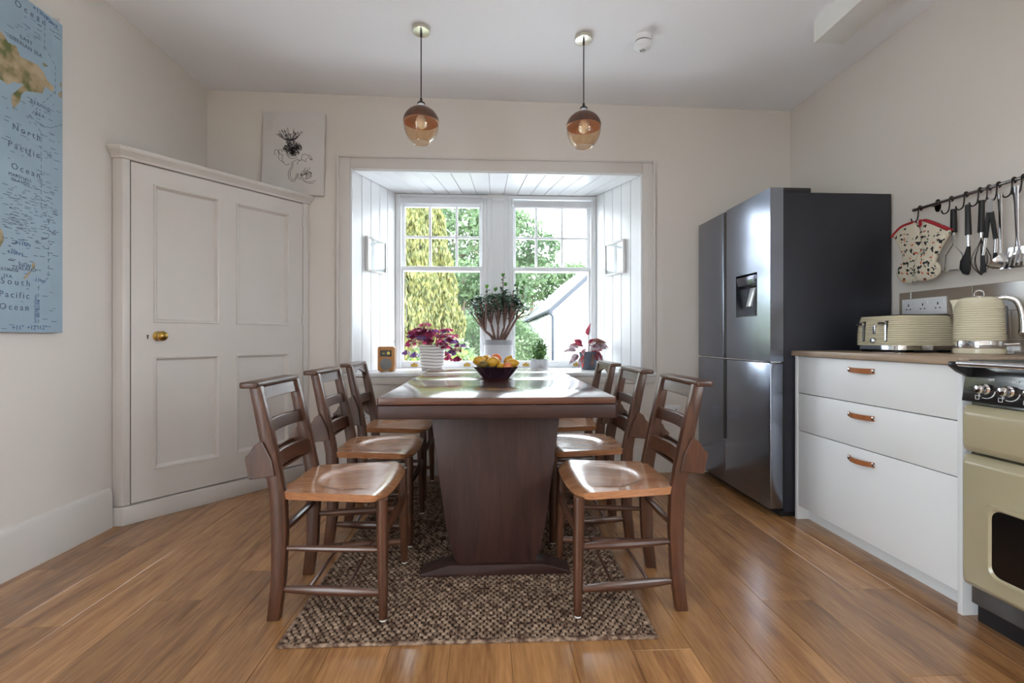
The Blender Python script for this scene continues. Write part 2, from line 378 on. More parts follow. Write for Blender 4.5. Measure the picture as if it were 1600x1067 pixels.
for xx in (.02, .137): obj('bead', box(bm_(), xx, xx + .018, YW - .010, YW - .004, SZT, OZ - .02), M_WHITE, ml, .003)
obj('bead', box(bm_(), .038, .137, YW - .010, YW - .004, OZ - .05, OZ - .03), M_WHITE, ml, .003)
# roller blinds
M_BLIND = mat('blind_fabric', (.62, .62, .64), .8, bump=.1)
for x0, x1, zb, lab, cx in ((WXL + .035, -.035, 2.075, 'grey roller blind rolled up over the window by the radio', WXL + .02), (.21, WXR - .035, 2.055, 'grey roller blind rolled up over the window facing the whitewashed house', WXR - .02)):
    t = thing('roller_blind', lab, 'blind', ((x0 + x1) / 2, YW - .02, zb), 0, 'rolled-up roller blinds'); h = (x1 - x0) / 2
    q = bm_(); tube(q, [(-h, 0, .04), (h, 0, .04)], .018, 16); obj('roll', q, M_BLIND, t)
    obj('fabric', box(bm_(), -h + .01, h - .01, -.019, -.016, 0, .04), M_BLIND, t); q = bm_(); tube(q, [(-h + .01, -.0175, 0), (h - .01, -.0175, 0)], .005, 8); obj('hem_bar', q, M_PLASTIC, t)
    for s in (-1, 1): obj('bracket', box(bm_(), s * h - .004, s * h + .004, -.02, .022, .015, .075), M_PLASTIC, t, .002)
    s = -1 if cx < 0 else 1
    q = bm_(); tube(q, smoothpath([(s * (h - .012), -.03, .045), (s * (h + .005), -.035, -.5), (s * (h - .0), -.06, -.95), (s * (h - .06), -.06, -1.0), (s * (h - .065), -.05, -.8), (s * (h - .02), -.03, .03)]), .0022, 5); obj('pull_cord', q, M_PLASTIC, t)

# ================================================================ CORNER CUPBOARD
CO = Vector((-1.90, 2.622)); CT = Vector((.646, .852)); CTL = CT.length; CT.normalize(); CRZ = math.atan2(CT.y, CT.x)
def CUP(u, v):
    d = ray(u, v)                                                  # solve CO + CT t = (dx,dy) k
    det = CT.x * -d[1] - CT.y * -d[0]
    t = ((-CO.x) * -d[1] - (-CO.y) * -d[0]) / det; k = (CO.x + CT.x * t) / d[0]
    return t, CH + d[2] * k
cup = thing('corner_cupboard', 'cream painted corner cupboard with a wide four-panelled door and brass knob', 'cupboard', (CO.x, CO.y, 0), CRZ)
def cl(p):                                                         # world plan -> cupboard local
    v = Vector((p[0] - CO.x, p[1] - CO.y)); return (v.dot(CT), v.dot(Vector((-CT.y, CT.x))))
pl = lambda off: [cl((XL + .003, CO.y)), (0, 0)]
ctop = 1.975
b = bm_(); prism(b, [(.02, .04), (CTL - .03, .04), cl((-1.28, YB - .004)), cl((XL + .003, YB - .004)), cl((XL + .003, CO.y + .03))], 'z', .01, 1.955); obj('carcass', b, M_WOODW, cup)
TD0, TD1 = CUP(205, 500)[0], CUP(473, 500)[0]
b = bm_(); prism(b, [cl((XL + .003, CO.y)), (0, 0), (TD0 - .004, 0), (TD0 - .004, .04), cl((XL + .003, CO.y + .05))], 'z', .1, 1.92); obj('left_post', b, M_WOODW, cup, .003)
b = bm_(); prism(b, [(TD1 + .004, 0), (CTL - .002, 0), cl((-1.29, YB - .004)), (TD1 + .004, .04)], 'z', .1, 1.92); obj('right_post', b, M_WOODW, cup, .003)
b = bm_(); prism(b, [cl((XL + .003, CO.y - .012)), (-.004, -.012), (CTL - .034, -.012), (CTL - .05, .04), (.0, .04), cl((XL + .003, CO.y + .05))], 'z', 0, .096); obj('plinth', b, M_WOODW, cup, .004)
rings = []
for o_, z in ((-.004, 1.918), (.006, 1.92), (.010, 1.932), (.022, 1.945), (.034, 1.956), (.038, 1.966), (.038, ctop)):
    rings.append([cl((XL + .003, CO.y - o_)) + (z,), cl((CO.x + o_ * .45, CO.y - o_)) + (z,), (CTL - .02 + o_ * .3, -o_, z), cl((-1.25 + o_ * .9, YB - .005)) + (z,), cl((XL + .003, YB - .005)) + (z,)])
obj('cornice', loft(bm_(), rings), M_WOODW, cup, smooth=False)
# door with four fielded panels
zt_, zb_ = 1.913, .104
cols = [(CUP(240, 400)[0], CUP(343, 400)[0]), (CUP(369, 400)[0], CUP(452, 400)[0])]
rows = [(CUP(290, 505)[1], CUP(240, 287)[1]), (CUP(290, 724)[1], CUP(290, 556)[1])]
d0, d1 = TD0, TD1
b = bm_()
xs = [d0, cols[0][0], cols[0][1], cols[1][0], cols[1][1], d1]; zs = [zb_, rows[1][0], rows[1][1], rows[0][0], rows[0][1], zt_]
for i in (0, 2, 4): box(b, xs[i], xs[i + 1], .002, .034, zb_, zt_)
for i in (1, 3):
    for j in (0, 2, 4): box(b, xs[i], xs[i + 1], .002, .034, zs[j], zs[j + 1])
door = obj('door', b, M_WOODW, cup)
for c in cols:
    for r in rows:
        obj('panel', box(bm_(), c[0], c[1], .018, .03, r[0], r[1]), M_WOODW, door)
        b = bm_(); w = .016; rg = []
        for o_, y in ((0, .002), (.003, -.004), (.010, -.002), (.016, .010), (.022, .018)):
            rg.append([(c[0] + o_, y, r[0] + o_), (c[1] - o_, y, r[0] + o_), (c[1] - o_, y, r[1] - o_), (c[0] + o_, y, r[1] - o_)])
        obj('moulding', loft(b, rg, True, False, False), M_WOODW, door, smooth=False)
kt, kz = CUP(249, 525)
kn = obj('knob', lathe(bm_(), [(.0, 0), (.026, 0), (.027, .003), (.022, .006), (.011, .009), (.010, .028), (.020, .036), (.027, .048), (.026, .06), (.016, .068), (.0, .07)], 24), M_BRASS, door, loc=(kt - .005, .002, kz), rot=(R(90), 0, 0))
ht, hz = CUP(231, 526)
b = bm_(); prism(b, [(ht - .003, hz - .012), (ht + .003, hz - .012), (ht + .0025, hz), (ht + .005, hz + .004), (ht + .003, hz + .01), (ht - .003, hz + .01), (ht - .005, hz + .004), (ht - .0025, hz)], 'y', .0005, .003); obj('keyhole', b, M_GAP, door)
for v in (346, 500):
    t_, z_ = CUP(472, v); q = bm_()
    for k in range(3): tube(q, [(t_ + .002, -.004, z_ - .036 + k * .025), (t_ + .002, -.004, z_ - .014 + k * .025)], .0055, 8)
    obj('hinge', q, M_WOODW, door)

def bake(root):
    bpy.context.view_layer.update(); T = Matrix.Translation(-root.location)
    ds = [c for c in root.children_recursive if c.type == 'MESH']; mw = {c.name: c.matrix_world.copy() for c in ds}
    for c in ds:
        if c.data.users > 1: c.data = c.data.copy()
        c.data.transform(T @ mw[c.name])
    root.rotation_euler = (0, 0, 0)
    for c in ds: c.matrix_parent_inverse = Matrix(); c.location = (0, 0, 0); c.rotation_euler = (0, 0, 0)
bake(cup)
# botanical canvas standing on the cupboard
M_CANVAS = mat('canvas_cloth', (.66, .63, .61), .85, var=.02, bump=.3, bscale=900)
M_INK = mat('ink', (.035, .03, .04), .8)
tl, tr_, br = AY(411, 171, 3.44), AY(508, 176, 3.44), AY(504, 304, 3.44)
cw = (tr_ - tl).length; chh = (tr_ - br).length
cv = thing('canvas_print', 'grey canvas with a black line drawing of a flowering plant, standing on the corner cupboard', 'canvas', ((tl.x + tr_.x) / 2 - .008, 3.475, ctop + chh / 2 + .006)); cv.rotation_euler = (0, R(1.3), 0)
obj('canvas', box(bm_(), -cw / 2, cw / 2, -.03, 0, -chh / 2, chh / 2), M_CANVAS, cv, .002)
def ink(pts, w=.0017):
    """flat drawn line on the canvas; pts in crop pixels (60..765, 80..1020)"""
    P = [Vector((((x - 60) / 705 - .5) * cw, 0, (.5 - (y - 80) / 940) * chh)) for x, y in pts]
    P = smoothpath(P, 4); q = []
    n = Vector((0, -1, 0)); L_, R_ = [], []
    for i, p in enumerate(P):
        t = (P[min(i + 1, len(P) - 1)] - P[max(i - 1, 0)]).normalized(); s = t.cross(n) * w
        L_.append(p + s); R_.append(p - s)
    return L_, R_
def inkobj(name, strokes, w=.0014):
    V, Fc = [], []
    for st in strokes:
        L_, R_ = ink(st, w); o = len(V)
        for a, c in zip(L_, R_): V += [(a.x, -.0306, a.z), (c.x, -.0306, c.z)]
        for i in range(len(L_) - 1): Fc.append((o + 2 * i, o + 2 * i + 1, o + 2 * i + 3, o + 2 * i + 2))
    return raw(name, V, Fc, M_INK, cv)
st = [[(400, 640), (395, 700), (365, 760), (365, 830), (400, 870), (440, 860), (465, 810), (475, 780)], [(410, 650), (412, 700), (385, 760), (385, 820), (410, 850), (440, 838), (452, 800), (460, 775)],
      [(380, 670), (330, 685), (300, 650), (270, 640), (245, 600), (250, 560), (230, 520), (200, 525), (205, 580)], [(300, 660), (285, 600), (300, 575), (260, 560), (245, 520), (270, 515), (290, 545)], [(415, 650), (455, 620), (500, 625), (520, 560), (570, 560), (600, 600), (632, 612)], [(460, 680), (470, 640), (520, 620), (555, 640), (560, 600)], [(590, 555), (620, 590), (630, 620), (600, 605)], [(350, 580), (370, 605), (420, 610), (465, 590)], [(330, 570), (385, 585), (450, 575)]]
inkobj('stem_drawing', st, .0014)
st = []
for k in range(34):                                                # crown petals
    a = R(205 - k * 11.5 + random.uniform(-5, 5)); L0 = random.uniform(60, 185)
    tip = (385 + math.cos(a) * L0 * .9, 385 - abs(math.sin(a)) * L0 * .62 - 10 - 20 * abs(math.cos(a)))
    mid = (385 + math.cos(a) * L0 * .5 + random.uniform(-12, 12), 400 - abs(math.sin(a)) * L0 * .3)
    st.append([(385 + random.uniform(-30, 30), 405), mid, tip, (tip[0] + random.uniform(-16, 16), tip[1] + random.uniform(8, 26))])
inkobj('petal_drawing', st, .0012)
st = []
for k in range(170):                                               # globe head
    a, r = random.uniform(0, 2 * PI), 98 * math.sqrt(random.random()); c = (398 + r * math.cos(a), 490 + r * .85 * math.sin(a)); s = random.uniform(8, 20)
    st.append([(c[0] - s, c[1] + random.uniform(-8, 8)), (c[0], c[1] - s), (c[0] + s, c[1]), (c[0] + 3, c[1] + s * .7)])
inkobj('head_drawing', st, .0013)
st = [[(500, 770), (520, 840), (570, 880), (650, 885)], [(520, 800), (550, 860), (610, 870), (678, 855)], [(540, 770), (545, 720), (580, 712)], [(560, 760), (590, 730), (610, 700)], [(470, 770), (480, 830), (500, 845), (510, 790)]]
for k in range(16):
    a = random.uniform(0, 2 * PI); st.append([(560, 780), (560 + 30 * math.cos(a), 780 + 25 * math.sin(a)), (565 + 66 * math.cos(a + .3), 785 + 52 * math.sin(a + .3)), (565 + 50 * math.cos(a + .6), 785 + 45 * math.sin(a + .6))])
inkobj('blossom_drawing', st, .0012)

# ================================================================ WORLD MAP CANVAS ON THE LEFT WALL
MX = XL + .03
mp_ = thing('map_canvas', 'pale blue world map canvas on the cream wall beside the cupboard', 'map', (XL, 1.3, 1.0))
my1, mz1, mz0 = AX(98, 40, MX).y, 2.40, 1.003; my0 = .25
def mobj(name, m, o): o.parent = mp_; o.location = Vector(o.location) - Vector((XL, 1.3, 1.0)); return o
M_SEA = mat('map_sea', lin(158, 180, 197), .55, var=.07, scale=5, bump=.1, bscale=700)
M_LAND = None
def landmat():
    m, nt, N, L, bs = nodes('map_land'); setp(bs, .6); tc = N.new('ShaderNodeTexCoord'); nz = N.new('ShaderNodeTexNoise'); nz.inputs['Scale'].default_value = 14; nz.inputs['Detail'].default_value = 6
    L.new(tc.outputs['Object'], nz.inputs['Vector']); cr = N.new('ShaderNodeValToRGB'); e = cr.color_ramp.elements; e[0].position = .38; e[0].color = lin(98, 104, 60) + (1,); e[1].position = .62; e[1].color = lin(186, 164, 136) + (1,)
    x = e.new(.5); x.color = lin(168, 148, 116) + (1,); L.new(nz.outputs['Fac'], cr.inputs['Fac']); L.new(cr.outputs['Color'], bs.inputs['Base Color']); return m
M_LAND = landmat(); M_MAPINK = mat('map_ink', lin(92, 104, 128), .7); M_MAPBLUE = mat('map_blue_ink', lin(74, 98, 148), .7)
mobj('c', 0, obj('canvas', box(bm_(), XL + .002, MX, my0, my1, mz0, mz1), M_SEA, None, .002))
def flat(name, polys, m, z=.0006):
    V, Fc = [], []
    for p in polys:
        o = len(V); V += [(MX + z, q[0], q[1]) for q in p]; Fc.append(tuple(range(o, o + len(p))))
    o = raw(name, V, Fc, m)
    bmx = bm_(); bmx.from_mesh(o.data); bmesh.ops.triangulate(bmx, faces=bmx.faces); bmx.to_mesh(o.data); bmx.free()
    return mobj(name, 0, o)
def MP(u, v): p = AX(u, v, MX); return (p.y, p.z)
sib = [(-14, 28), (-6, 40), (0, 48), (6, 54), (12, 66), (25, 72), (31, 88), (41, 93), (58, 101), (68, 113), (74, 126), (84, 136), (83, 144), (70, 135), (66, 146), (54, 144), (39, 142), (33, 148), (31, 159), (21, 169), (17.5, 159), (18.5, 148), (25, 142), (37, 132), (21, 128), (12, 132), (0, 124), (-14, 118)]
asia = [MP(*p) for p in sib]
asia += [(asia[-1][0] - .06, 1.95), (1.78, 1.80), (1.70, 1.66), (1.62, 1.70), (1.55, 1.56), (1.46, 1.68), (1.36, 1.62), (1.27, 1.78), (1.1, 1.86), (.95, 1.86), (.9, 2.0), (.98, 2.15), (1.15, 2.2), (1.3, 2.22), (1.5, 2.28), (1.7, 2.27)]
flat('land', [asia, [MP(*p) for p in ((93, 130), (96.5, 129), (96, 137), (94, 136))], [MP(*p) for p in ((90, 146), (96.5, 142), (96, 153), (93, 152))], [MP(*p) for p in ((65, 98), (70, 99), (75, 104), (70, 104))],
     [MP(*p) for p in ((52, 409), (55, 412), (54, 419), (51, 421), (49, 416))], [MP(*p) for p in ((38, 432), (46, 424), (49, 424), (44, 431), (40, 436), (36, 435))],
     [(MP(6, 375)[0], MP(6, 375)[1]), (MP(4, 362)[0], MP(4, 362)[1]), (1.98, 1.47), (1.9, 1.48), (1.8, 1.42), (1.78, 1.3), (1.9, 1.28), (2.0, 1.31)], [(.9, 1.85), (1.0, 1.78), (1.0, 1.6), (.9, 1.3), (.8, 1.4), (.72, 1.7), (.5, 1.72), (.5, 1.88), (.75, 1.9)]], M_LAND)
def dash(pts, w=.0022, on=.016, off=.012):
    P = [Vector((0,) + MP(*p)) for p in pts]; out = []
    for a, c in zip(P, P[1:]):
        d = (c - a); n = int(d.length / (on + off)); d.normalize(); s = Vector((0, -d.z, d.y)) * w * .5
        for k in range(n + 1):
            p = a + d * k * (on + off); q = p + d * on
            out.append([tuple((p + s)[1:]), tuple((q + s)[1:]), tuple((q - s)[1:]), tuple((p - s)[1:])])
    return out
flat('date_line', dash([(70, 32), (69, 72), (86, 103), (86, 143), (46, 180), (64, 207), (64, 322), (76, 345), (75, 434), (60, 448), (60, 518)]), M_MAPINK, .0009)
flat('island_arc', dash([(46, 180), (62, 194), (78, 200), (93, 196)], .002, .02, .006), M_MAPINK, .0009)
sm = []
for k in range(330):                                               # rows of tiny place names
    if k < 210: u, v = random.uniform(0, 86), random.gauss(335, 34)
    elif k < 270: u, v = random.uniform(0, 94), random.uniform(150, 250)
    else: u, v = random.uniform(0, 92), random.choice((random.uniform(20, 60), random.uniform(395, 515)))
    if not (10 < v < 516): continue
    y_, z_ = MP(u, v); w = random.uniform(.008, .03)
    if y_ + w > my1 - .01: continue
    sm.append([(y_, z_), (y_ + w, z_), (y_ + w, z_ + .0022), (y_, z_ + .0022)])
o = flat('place_names', sm, M_MAPINK, .0009); o['kind'] = 'stuff'
flat('grid_line', [[(y, mz0 + .02), (y + .0015, mz0 + .02), (y + .0015, mz1 - .02), (y, mz1 - .02)] for y in (1.70, 1.9, 2.1, 2.235)] + [[(my0 + .02, z), (my1 - .02, z), (my1 - .02, z + .0015), (my0 + .02, z + .0015)] for z in (1.12, 1.26, 1.41, 1.6, 1.8, 2.02)], mat('map_grid', lin(165, 186, 200), .6), .0005)
def mtext(body, u, v, size, m=M_MAPINK, spacing=1.0, rz=0.0):
    me = text_mesh(body, size, m, .0002, spacing); p = AX(u, v, MX + .001)
    o = bpy.data.objects.new('lettering', me); COL.objects.link(o); o.location = p; o.rotation_euler = (R(90), rz, R(90)); o['kind'] = 'stuff'; return mobj('lettering', 0, o)
for body, u, v, s, sp in (('North', 42, 207, .036, 1.45), ('Pacific', 38, 234, .036, 1.45), ('Ocean', 41, 267, .036, 1.45), ('South', 25, 441, .036, 1.55), ('Pacific', 23, 461, .036, 1.35), ('Ocean', 23, 480, .036, 1.4), ('Ocean', 48, 21, .036, 1.6),
                          ('EAST', 41, 63, .022, 1.2), ('SIBERIAN SEA', 41, 73, .022, 1.1), ('BERING', 63, 165, .022, 1.3), ('SEA', 63, 180, .022, 1.3), ('MARSHALL', 32, 277, .018, 1.2), ('ISLANDS', 32, 284, .018, 1.2), ('NEW', 39, 415, .022, 1.1), ('ZEALAND', 38, 420, .022, 1.1), ('TASMAN', 12, 421, .018, 1.3), ('SEA', 12, 431, .018, 1.3)):
    mtext(body, u, v, s, M_MAPINK, sp)
for body, u, v, s in (('+11ʰʳˢ'.replace('ʰʳˢ', 'hrs'), 36, 381, .024), ('+10hrs', 24, 395, .024), ('-11hrs', 62, 438, .022), ('+11°', 28, 512, .026), ('+12°', 51, 512, .026), ('-12°', 66, 512, .026), ('+12hrs', 64, 20, .026), ('-12hrs', 79, 34, .026)): mtext(body, u, v, s, M_MAPBLUE)
mtext('INTERNATIONAL', 56, 482, .016, M_MAPBLUE, 1, R(-90)); mtext('DATE LINE', 60, 482, .016, M_MAPBLUE, 1, R(-90))

# ================================================================ PENDANT LAMPS, SMOKE ALARM
M_LWOOD = wood('lamp_wood', lin(66, 42, 32), lin(104, 68, 50), 'z', .45, 6, 40)
M_AMBER = glassmat('amber_glass', (.975, .90, .80), 0, 1.5)
M_AMBERIN = glassmat('amber_glass_dark', (.80, .50, .28), 0, 1.4)
def pendant(loc, zc, label):
    t = thing('pendant_lamp', label, 'lamp', loc, 0, 'pendant lamps over the table')       # origin on the ceiling
    d = zc
    rose = obj('ceiling_rose', lathe(bm_(), [(.0, -.003), (.050, -.003), (.050, -.02), (.048, -.024), (.0, -.026)], 32), mat('satin_nickel', (.66, .62, .52), .22, 1., var=.03), t)
    obj('cord_grip', lathe(bm_(), [(.0, -.026), (.006, -.026), (.006, -.045), (.004, -.05), (.0, -.05)], 12), M_BLACK, rose)
    q = bm_(); tube(q, [(0, 0, -.045), (0, 0, d + .125)], .0032, 8); obj('cord', q, M_BLACK, t)
    obj('lamp_holder', lathe(bm_(), [(.0, d + .135), (.007, d + .133), (.008, d + .112), (.021, d + .109), (.022, d + .103), (.0, d + .102)], 20), M_BLACK, t)
    obj('collar', lathe(bm_(), [(.0, d + .102), (.018, d + .102), (.018, d + .08), (.0, d + .08)], 24), M_CHROME, t)
    dome, inner = [], []
    for k in range(13):
        a = R(90 - 4 - k * 86 / 12.); dome.append((.098 * math.cos(a), d + .085 * math.sin(a)))
    for r, z in dome[::-1]: inner.append((max(r - .003, .002), z - .003))
    wd = obj('wooden_dome', lathe(bm_(), [(.0, d + .085)] + dome, 40), M_LWOOD, t)
    obj('copper_lining', lathe(bm_(), [(dome[-1][0], dome[-1][1])] + inner + [(.0, d + .08)], 40), mat('copper_lining', (.62, .33, .17), .3, .6), wd)
    gl = []
    for k in range(13):
        a = R(-1 - k * 59 / 12.); gl.append((.0965 * math.cos(a), d - .002 + .125 * math.sin(a)))
    gl_in = [(r - .0016, z) for r, z in gl[::-1]]
    g = obj('glass_shade', lathe(bm_(), gl + [(gl[-1][0] - .0008, gl[-1][1] - .001)] + gl_in, 40), M_AMBER, t)
    q = bm_(); lathe(q, [(gl[-1][0] + .0015, gl[-1][1] + .001), (gl[-1][0] + .0002, gl[-1][1] - .0022), (gl[-1][0] - .003, gl[-1][1] - .0012), (gl[-1][0] - .002, gl[-1][1] + .002), (gl[-1][0] + .0015, gl[-1][1] + .001)], 40); obj('glass_rim', q, glassmat('amber_rim', (.9, .78, .62), .05, 3.), g)
    obj('bulb', lathe(bm_(), [(.0, d - .035), (.014, d - .032), (.025, d - .02), (.03, d - .002), (.027, d + .018), (.016, d + .038), (.013, d + .06), (.0, d + .062)], 24), mat('opal_bulb', (.85, .82, .76), .3), t)
    return t
p1, p2 = AZ(658, 44, ZC(-.36)), AZ(912, 57, ZC(.55))
pendant((p1.x, p1.y, ZC(p1.x)), 2.172 - ZC(p1.x), "wood and amber glass pendant lamp hanging farther from the smoke alarm")
pendant((p2.x, p2.y, ZC(p2.x)), 2.172 - ZC(p2.x), "wood and amber glass pendant lamp near the smoke alarm")
sp = AZ(1004, 58, ZC(.87)); sa = thing('smoke_alarm', 'round white smoke alarm on the ceiling', 'smoke alarm', (sp.x, sp.y, ZC(sp.x)))
obj('base', lathe(bm_(), [(0, 0), (.052, 0), (.053, -.022), (.049, -.03), (0, -.03)], 32), M_PLASTIC, sa)
obj('slot', lathe(bm_(), [(0, -.03), (.046, -.03), (.046, -.037), (0, -.037)], 32), M_GAP, sa)
obj('body', lathe(bm_(), [(0, -.037), (.051, -.037), (.053, -.046), (.049, -.06), (.036, -.07), (.02, -.074), (0, -.074)], 32), M_PLASTIC, sa)
q = bm_()
for k in range(6):
    a = R(k * 60); tube(q, [(.006 * math.cos(a), .006 * math.sin(a), -.0745), (.017 * math.cos(a), .017 * math.sin(a), -.0745)], .0018, 6)
obj('grille', q, M_BLACK, sa)

# ================================================================ FRIDGE
M_FR = brushed('dark_stainless', (.27, .295, .36), .19, 'y'); M_FRS = mat('graphite_side', (.024, .026, .036), .42, .3, bump=.15, bscale=500)
fx, fy0, fy1, fz = 1.54, 2.556, 3.452, 1.80
fr = thing('fridge', 'tall dark stainless four-door fridge freezer with water dispenser', 'fridge', (1.9, 3.0, 0))
def fo(name, b, m, parent=None, **k):
    o = obj(name, b, m, parent or fr, **k)
    if parent is None: o.location = (-1.9, -3.0, 0)
    return o
fo('body', box(bm_(), fx + .082, 2.235, fy0 + .006, fy1 - .004, .03, fz - .022), M_FRS, bevel=.004)
fo('plinth', box(bm_(), fx + .07, 2.2, fy0 + .02, fy1 - .02, 0.0, .03), M_BLACK)
ysp, zsp = 3.058, .848; g = .004; hr = .022
def fdoor(name, y0, y1, z0, z1): return fo(name, box(bm_(), fx, fx + .074, y0, y1, z0, z1), M_FR, bevel=.007, seg=3)
dy0, dy1 = AX(1183, 430, fx).y, AX(1150, 430, fx).y; dz0, dz1 = 1.106, 1.358
b = bm_()                                                          # near upper door with a dispenser opening
box(b, fx, fx + .074, fy0, dy0, zsp + g, fz); box(b, fx, fx + .074, dy1, ysp - hr, zsp + g, fz); box(b, fx, fx + .074, dy0, dy1, zsp + g, dz0); box(b, fx, fx + .074, dy0, dy1, dz1, fz)
bmesh.ops.remove_doubles(b, verts=b.verts, dist=1e-5)
dn = fo('upper_door', b, M_FR)
dn.data.update()
disp = obj('dispenser', box(bm_(), fx + .06, fx + .066, dy0, dy1, dz0, dz1), mat('dispenser_black', (.012, .013, .016), .12, coat=.5), dn)
obj('dispenser_hood', prism(bm_(), [(fx - .001, dz1 - .012), (fx + .06, dz1), (fx + .06, dz1 - .075), (fx + .004, dz1 - .065)], 'y', dy0 + .004, dy1 - .004), mat('dispenser_hood', (.10, .10, .13), .15, .8), dn, .004)
obj('dispenser_lever', prism(bm_(), [(fx + .035, dz1 - .08), (fx + .045, dz1 - .08), (fx + .02, dz0 + .06), (fx + .008, dz0 + .06)], 'y', (dy0 + dy1) / 2 - .035, (dy0 + dy1) / 2 + .02), mat('clear_lever', (.5, .53, .55), .1, 0, coat=.5), dn, .003)
obj('drip_tray', box(bm_(), fx + .004, fx + .06, dy0 + .003, dy1 - .003, dz0, dz0 + .006), M_DARKMETAL, dn)
fdoor('upper_door', ysp + hr, fy1, zsp + g, fz)
fdoor('lower_door', fy0, ysp - .003, .045, zsp - g)
fdoor('lower_door', ysp + .003, fy1, .045, zsp - g)
fo('handle_recess', box(bm_(), fx + .003, fx + .08, ysp - hr + .0005, ysp + hr - .0005, zsp + g, fz - .004), M_BLACK)
b = box(bm_(), fx - .002, fx + .004, ysp - .016, ysp + .016, .33, zsp - g - .002); fo('handle_recess', b, M_BLACK)
fo('hinge_bar', box(bm_(), fx + .008, fx + .09, fy0 + .01, fy1 - .02, zsp - .003, zsp + .003), M_CHROME)
fo('hinge_cover', box(bm_(), fx + .04, fx + .24, fy0 + .012, fy0 + .09, fz - .022, fz + .006), M_BLACK, bevel=.006)
fo('door_edge', box(bm_(), fx + .07, fx + .082, fy0 + .004, fy1 - .004, .045, fz - .01), M_BLACK)
fo('front_foot', lathe(bm_(), [(0, 0), (.025, 0), (.025, .012), (.012, .016), (.012, .03), (0, .03)], 16, (fx + .1, fy0 + .05, 0)), M_STEEL)
tg = AY(1254, 292, 2.62); q = bm_(); box(q, -.018, .018, -.012, .012, 0, .003); box(q, -.018, .018, .009, .012, 0, .04)
o = obj('paper_tag', q, M_PLASTIC, None, .001, loc=(1.83, 2.66, fz - .022)); tag(o, 'small white folded tag on top of the fridge', 'tag')

# ================================================================ DRAWER UNIT, WORKTOP, TILES
M_DRAW = mat('white_melamine', (.74, .74, .745), .42, var=.01, scale=4, bump=.05, bscale=400)
M_LEATH = mat('tan_leather', lin(150, 88, 44), .5, var=.12, scale=60, bump=.3, bscale=300)
dx, dyn, dyf = 1.68, 1.64, 2.532
du = thing('drawer_unit', 'white three-drawer kitchen unit with tan leather strap handles', 'drawer unit', (1.96, 2.09, 0))
def dob(name, b, m, parent=None, **k):
    o = obj(name, b, m, parent or du, **k)
    if parent is None: o.location = (-1.96, -2.09, 0)
    return o
dob('side_panel', box(bm_(), dx - .004, 2.24, dyn - .018, dyn, 0, .884), M_DRAW, bevel=.001)
dob('side_panel', box(bm_(), dx - .004, 2.24, dyf, dyf + .018, 0, .884), M_DRAW, bevel=.001)
dob('carcass', box(bm_(), dx + .022, 2.235, dyn + .001, dyf - .001, .08, .88), M_GAP)
dob('kickboard', box(bm_(), dx + .06, dx + .075, dyn + .001, dyf - .001, 0, .08), M_DRAW)
for z0, z1, hz in ((.686, .881, .834), (.484, .682, .628), (.076, .480, .426)):
    d = dob('drawer', box(bm_(), dx, dx + .02, dyn + .002, dyf - .002, z0, z1), M_DRAW, bevel=.0012)
    y0, y1 = 2.012, 2.166; n = 14; A_, B_ = [], []
    for k in range(n + 1):
        t = k / n; y = y0 + (y1 - y0) * t; off = .004 + .024 * math.sin(PI * min(1, max(0, (t - .08) / .84))) ** .6
        A_.append((dx - off, y)); B_.append((dx - off + .0035, y))
    h = obj('handle', prism(bm_(), A_ + B_[::-1], 'z', hz - .0115, hz + .0115), M_LEATH, d, .001, 1)
    for y in (y0 + .008, y1 - .008): obj('stud', lathe(bm_(), [(0, .0), (.0085, .0), (.0085, .003), (.006, .0048), (0, .005)], 16), M_CHROME, h, loc=(dx - .0025, y, hz), rot=(0, R(-90), 0))
M_WT = wood('worktop_laminate', lin(138, 116, 98), lin(176, 152, 130), 'y', .38, 12, 18, var=.03)
wt = obj('worktop', box(bm_(), 1.655, 2.246, 1.615, 2.552, .884, .912), M_WT, None, .002); tag(wt, 'pale wood-effect worktop lying on the white drawer unit', 'worktop')
tilm = mat('taupe_glazed_tile', lin(146, 132, 118), .16, coat=.6, var=.07, scale=6, bump=.04, bscale=40)
ts = struct('trim_8', box(bm_(), XR - .003, XR + .001, .4, 2.521, .913, 1.224), mat('grout', (.62, .58, .53), .8), 'taupe tiled splashback behind the worktop')
for r_, (z0, z1) in enumerate(((1.1, 1.222), (.975, 1.097), (.915, .972))):
    yj = 2.446 if r_ % 2 == 0 else 2.283
    ys = [2.521]
    while yj > .4: ys.append(yj); yj -= .326
    ys.append(.4)
    for a, c in zip(ys, ys[1:]): obj('tile', bev(box(bm_(), XR - .009, XR - .002, c + .0015, a - .0015, z0, z1), .0015, 1), tilm, ts)
def socket(name, label, w, c, axis):
    t = thing(name, label, 'socket', c); t.rotation_euler = (0, 0, axis)
    obj('plate', box(bm_(), -w / 2, w / 2, -.009, 0, -.043, .043), M_PLASTIC, t, .003)
    n = 2 if w < .2 else 3
    for k in range(n):
        cx = (k - (n - 1) / 2) * w / n * 1.0; q = bm_()
        box(q, cx - .003, cx + .003, -.0096, -.008, .004, .016)
        for s in (-1, 1): box(q, cx + s * .011 - .0045, cx + s * .011 + .0045, -.0096, -.008, -.014, -.009)
        obj('pin_holes', q, M_GAP, t); obj('switch', box(bm_(), cx - .006 + .024, cx + .006 + .024, -.012, -.008, .012, .03), M_PLASTIC, t, .001)
    return t
s1 = AY(1048, 642, YB); socket('wall_socket', 'white double socket on the back wall beside the fridge', .146, (s1.x, YB, s1.z), 0)
s2 = AY(562, 650, YB); socket('wall_socket', 'white double socket on the back wall below the sill, on the cupboard side', .146, (s2.x, YB, s2.z), 0)
socket('wall_socket', 'long white socket plate on the splashback behind the toaster', .25, (XR - .009, 2.368, 1.142), R(-90))

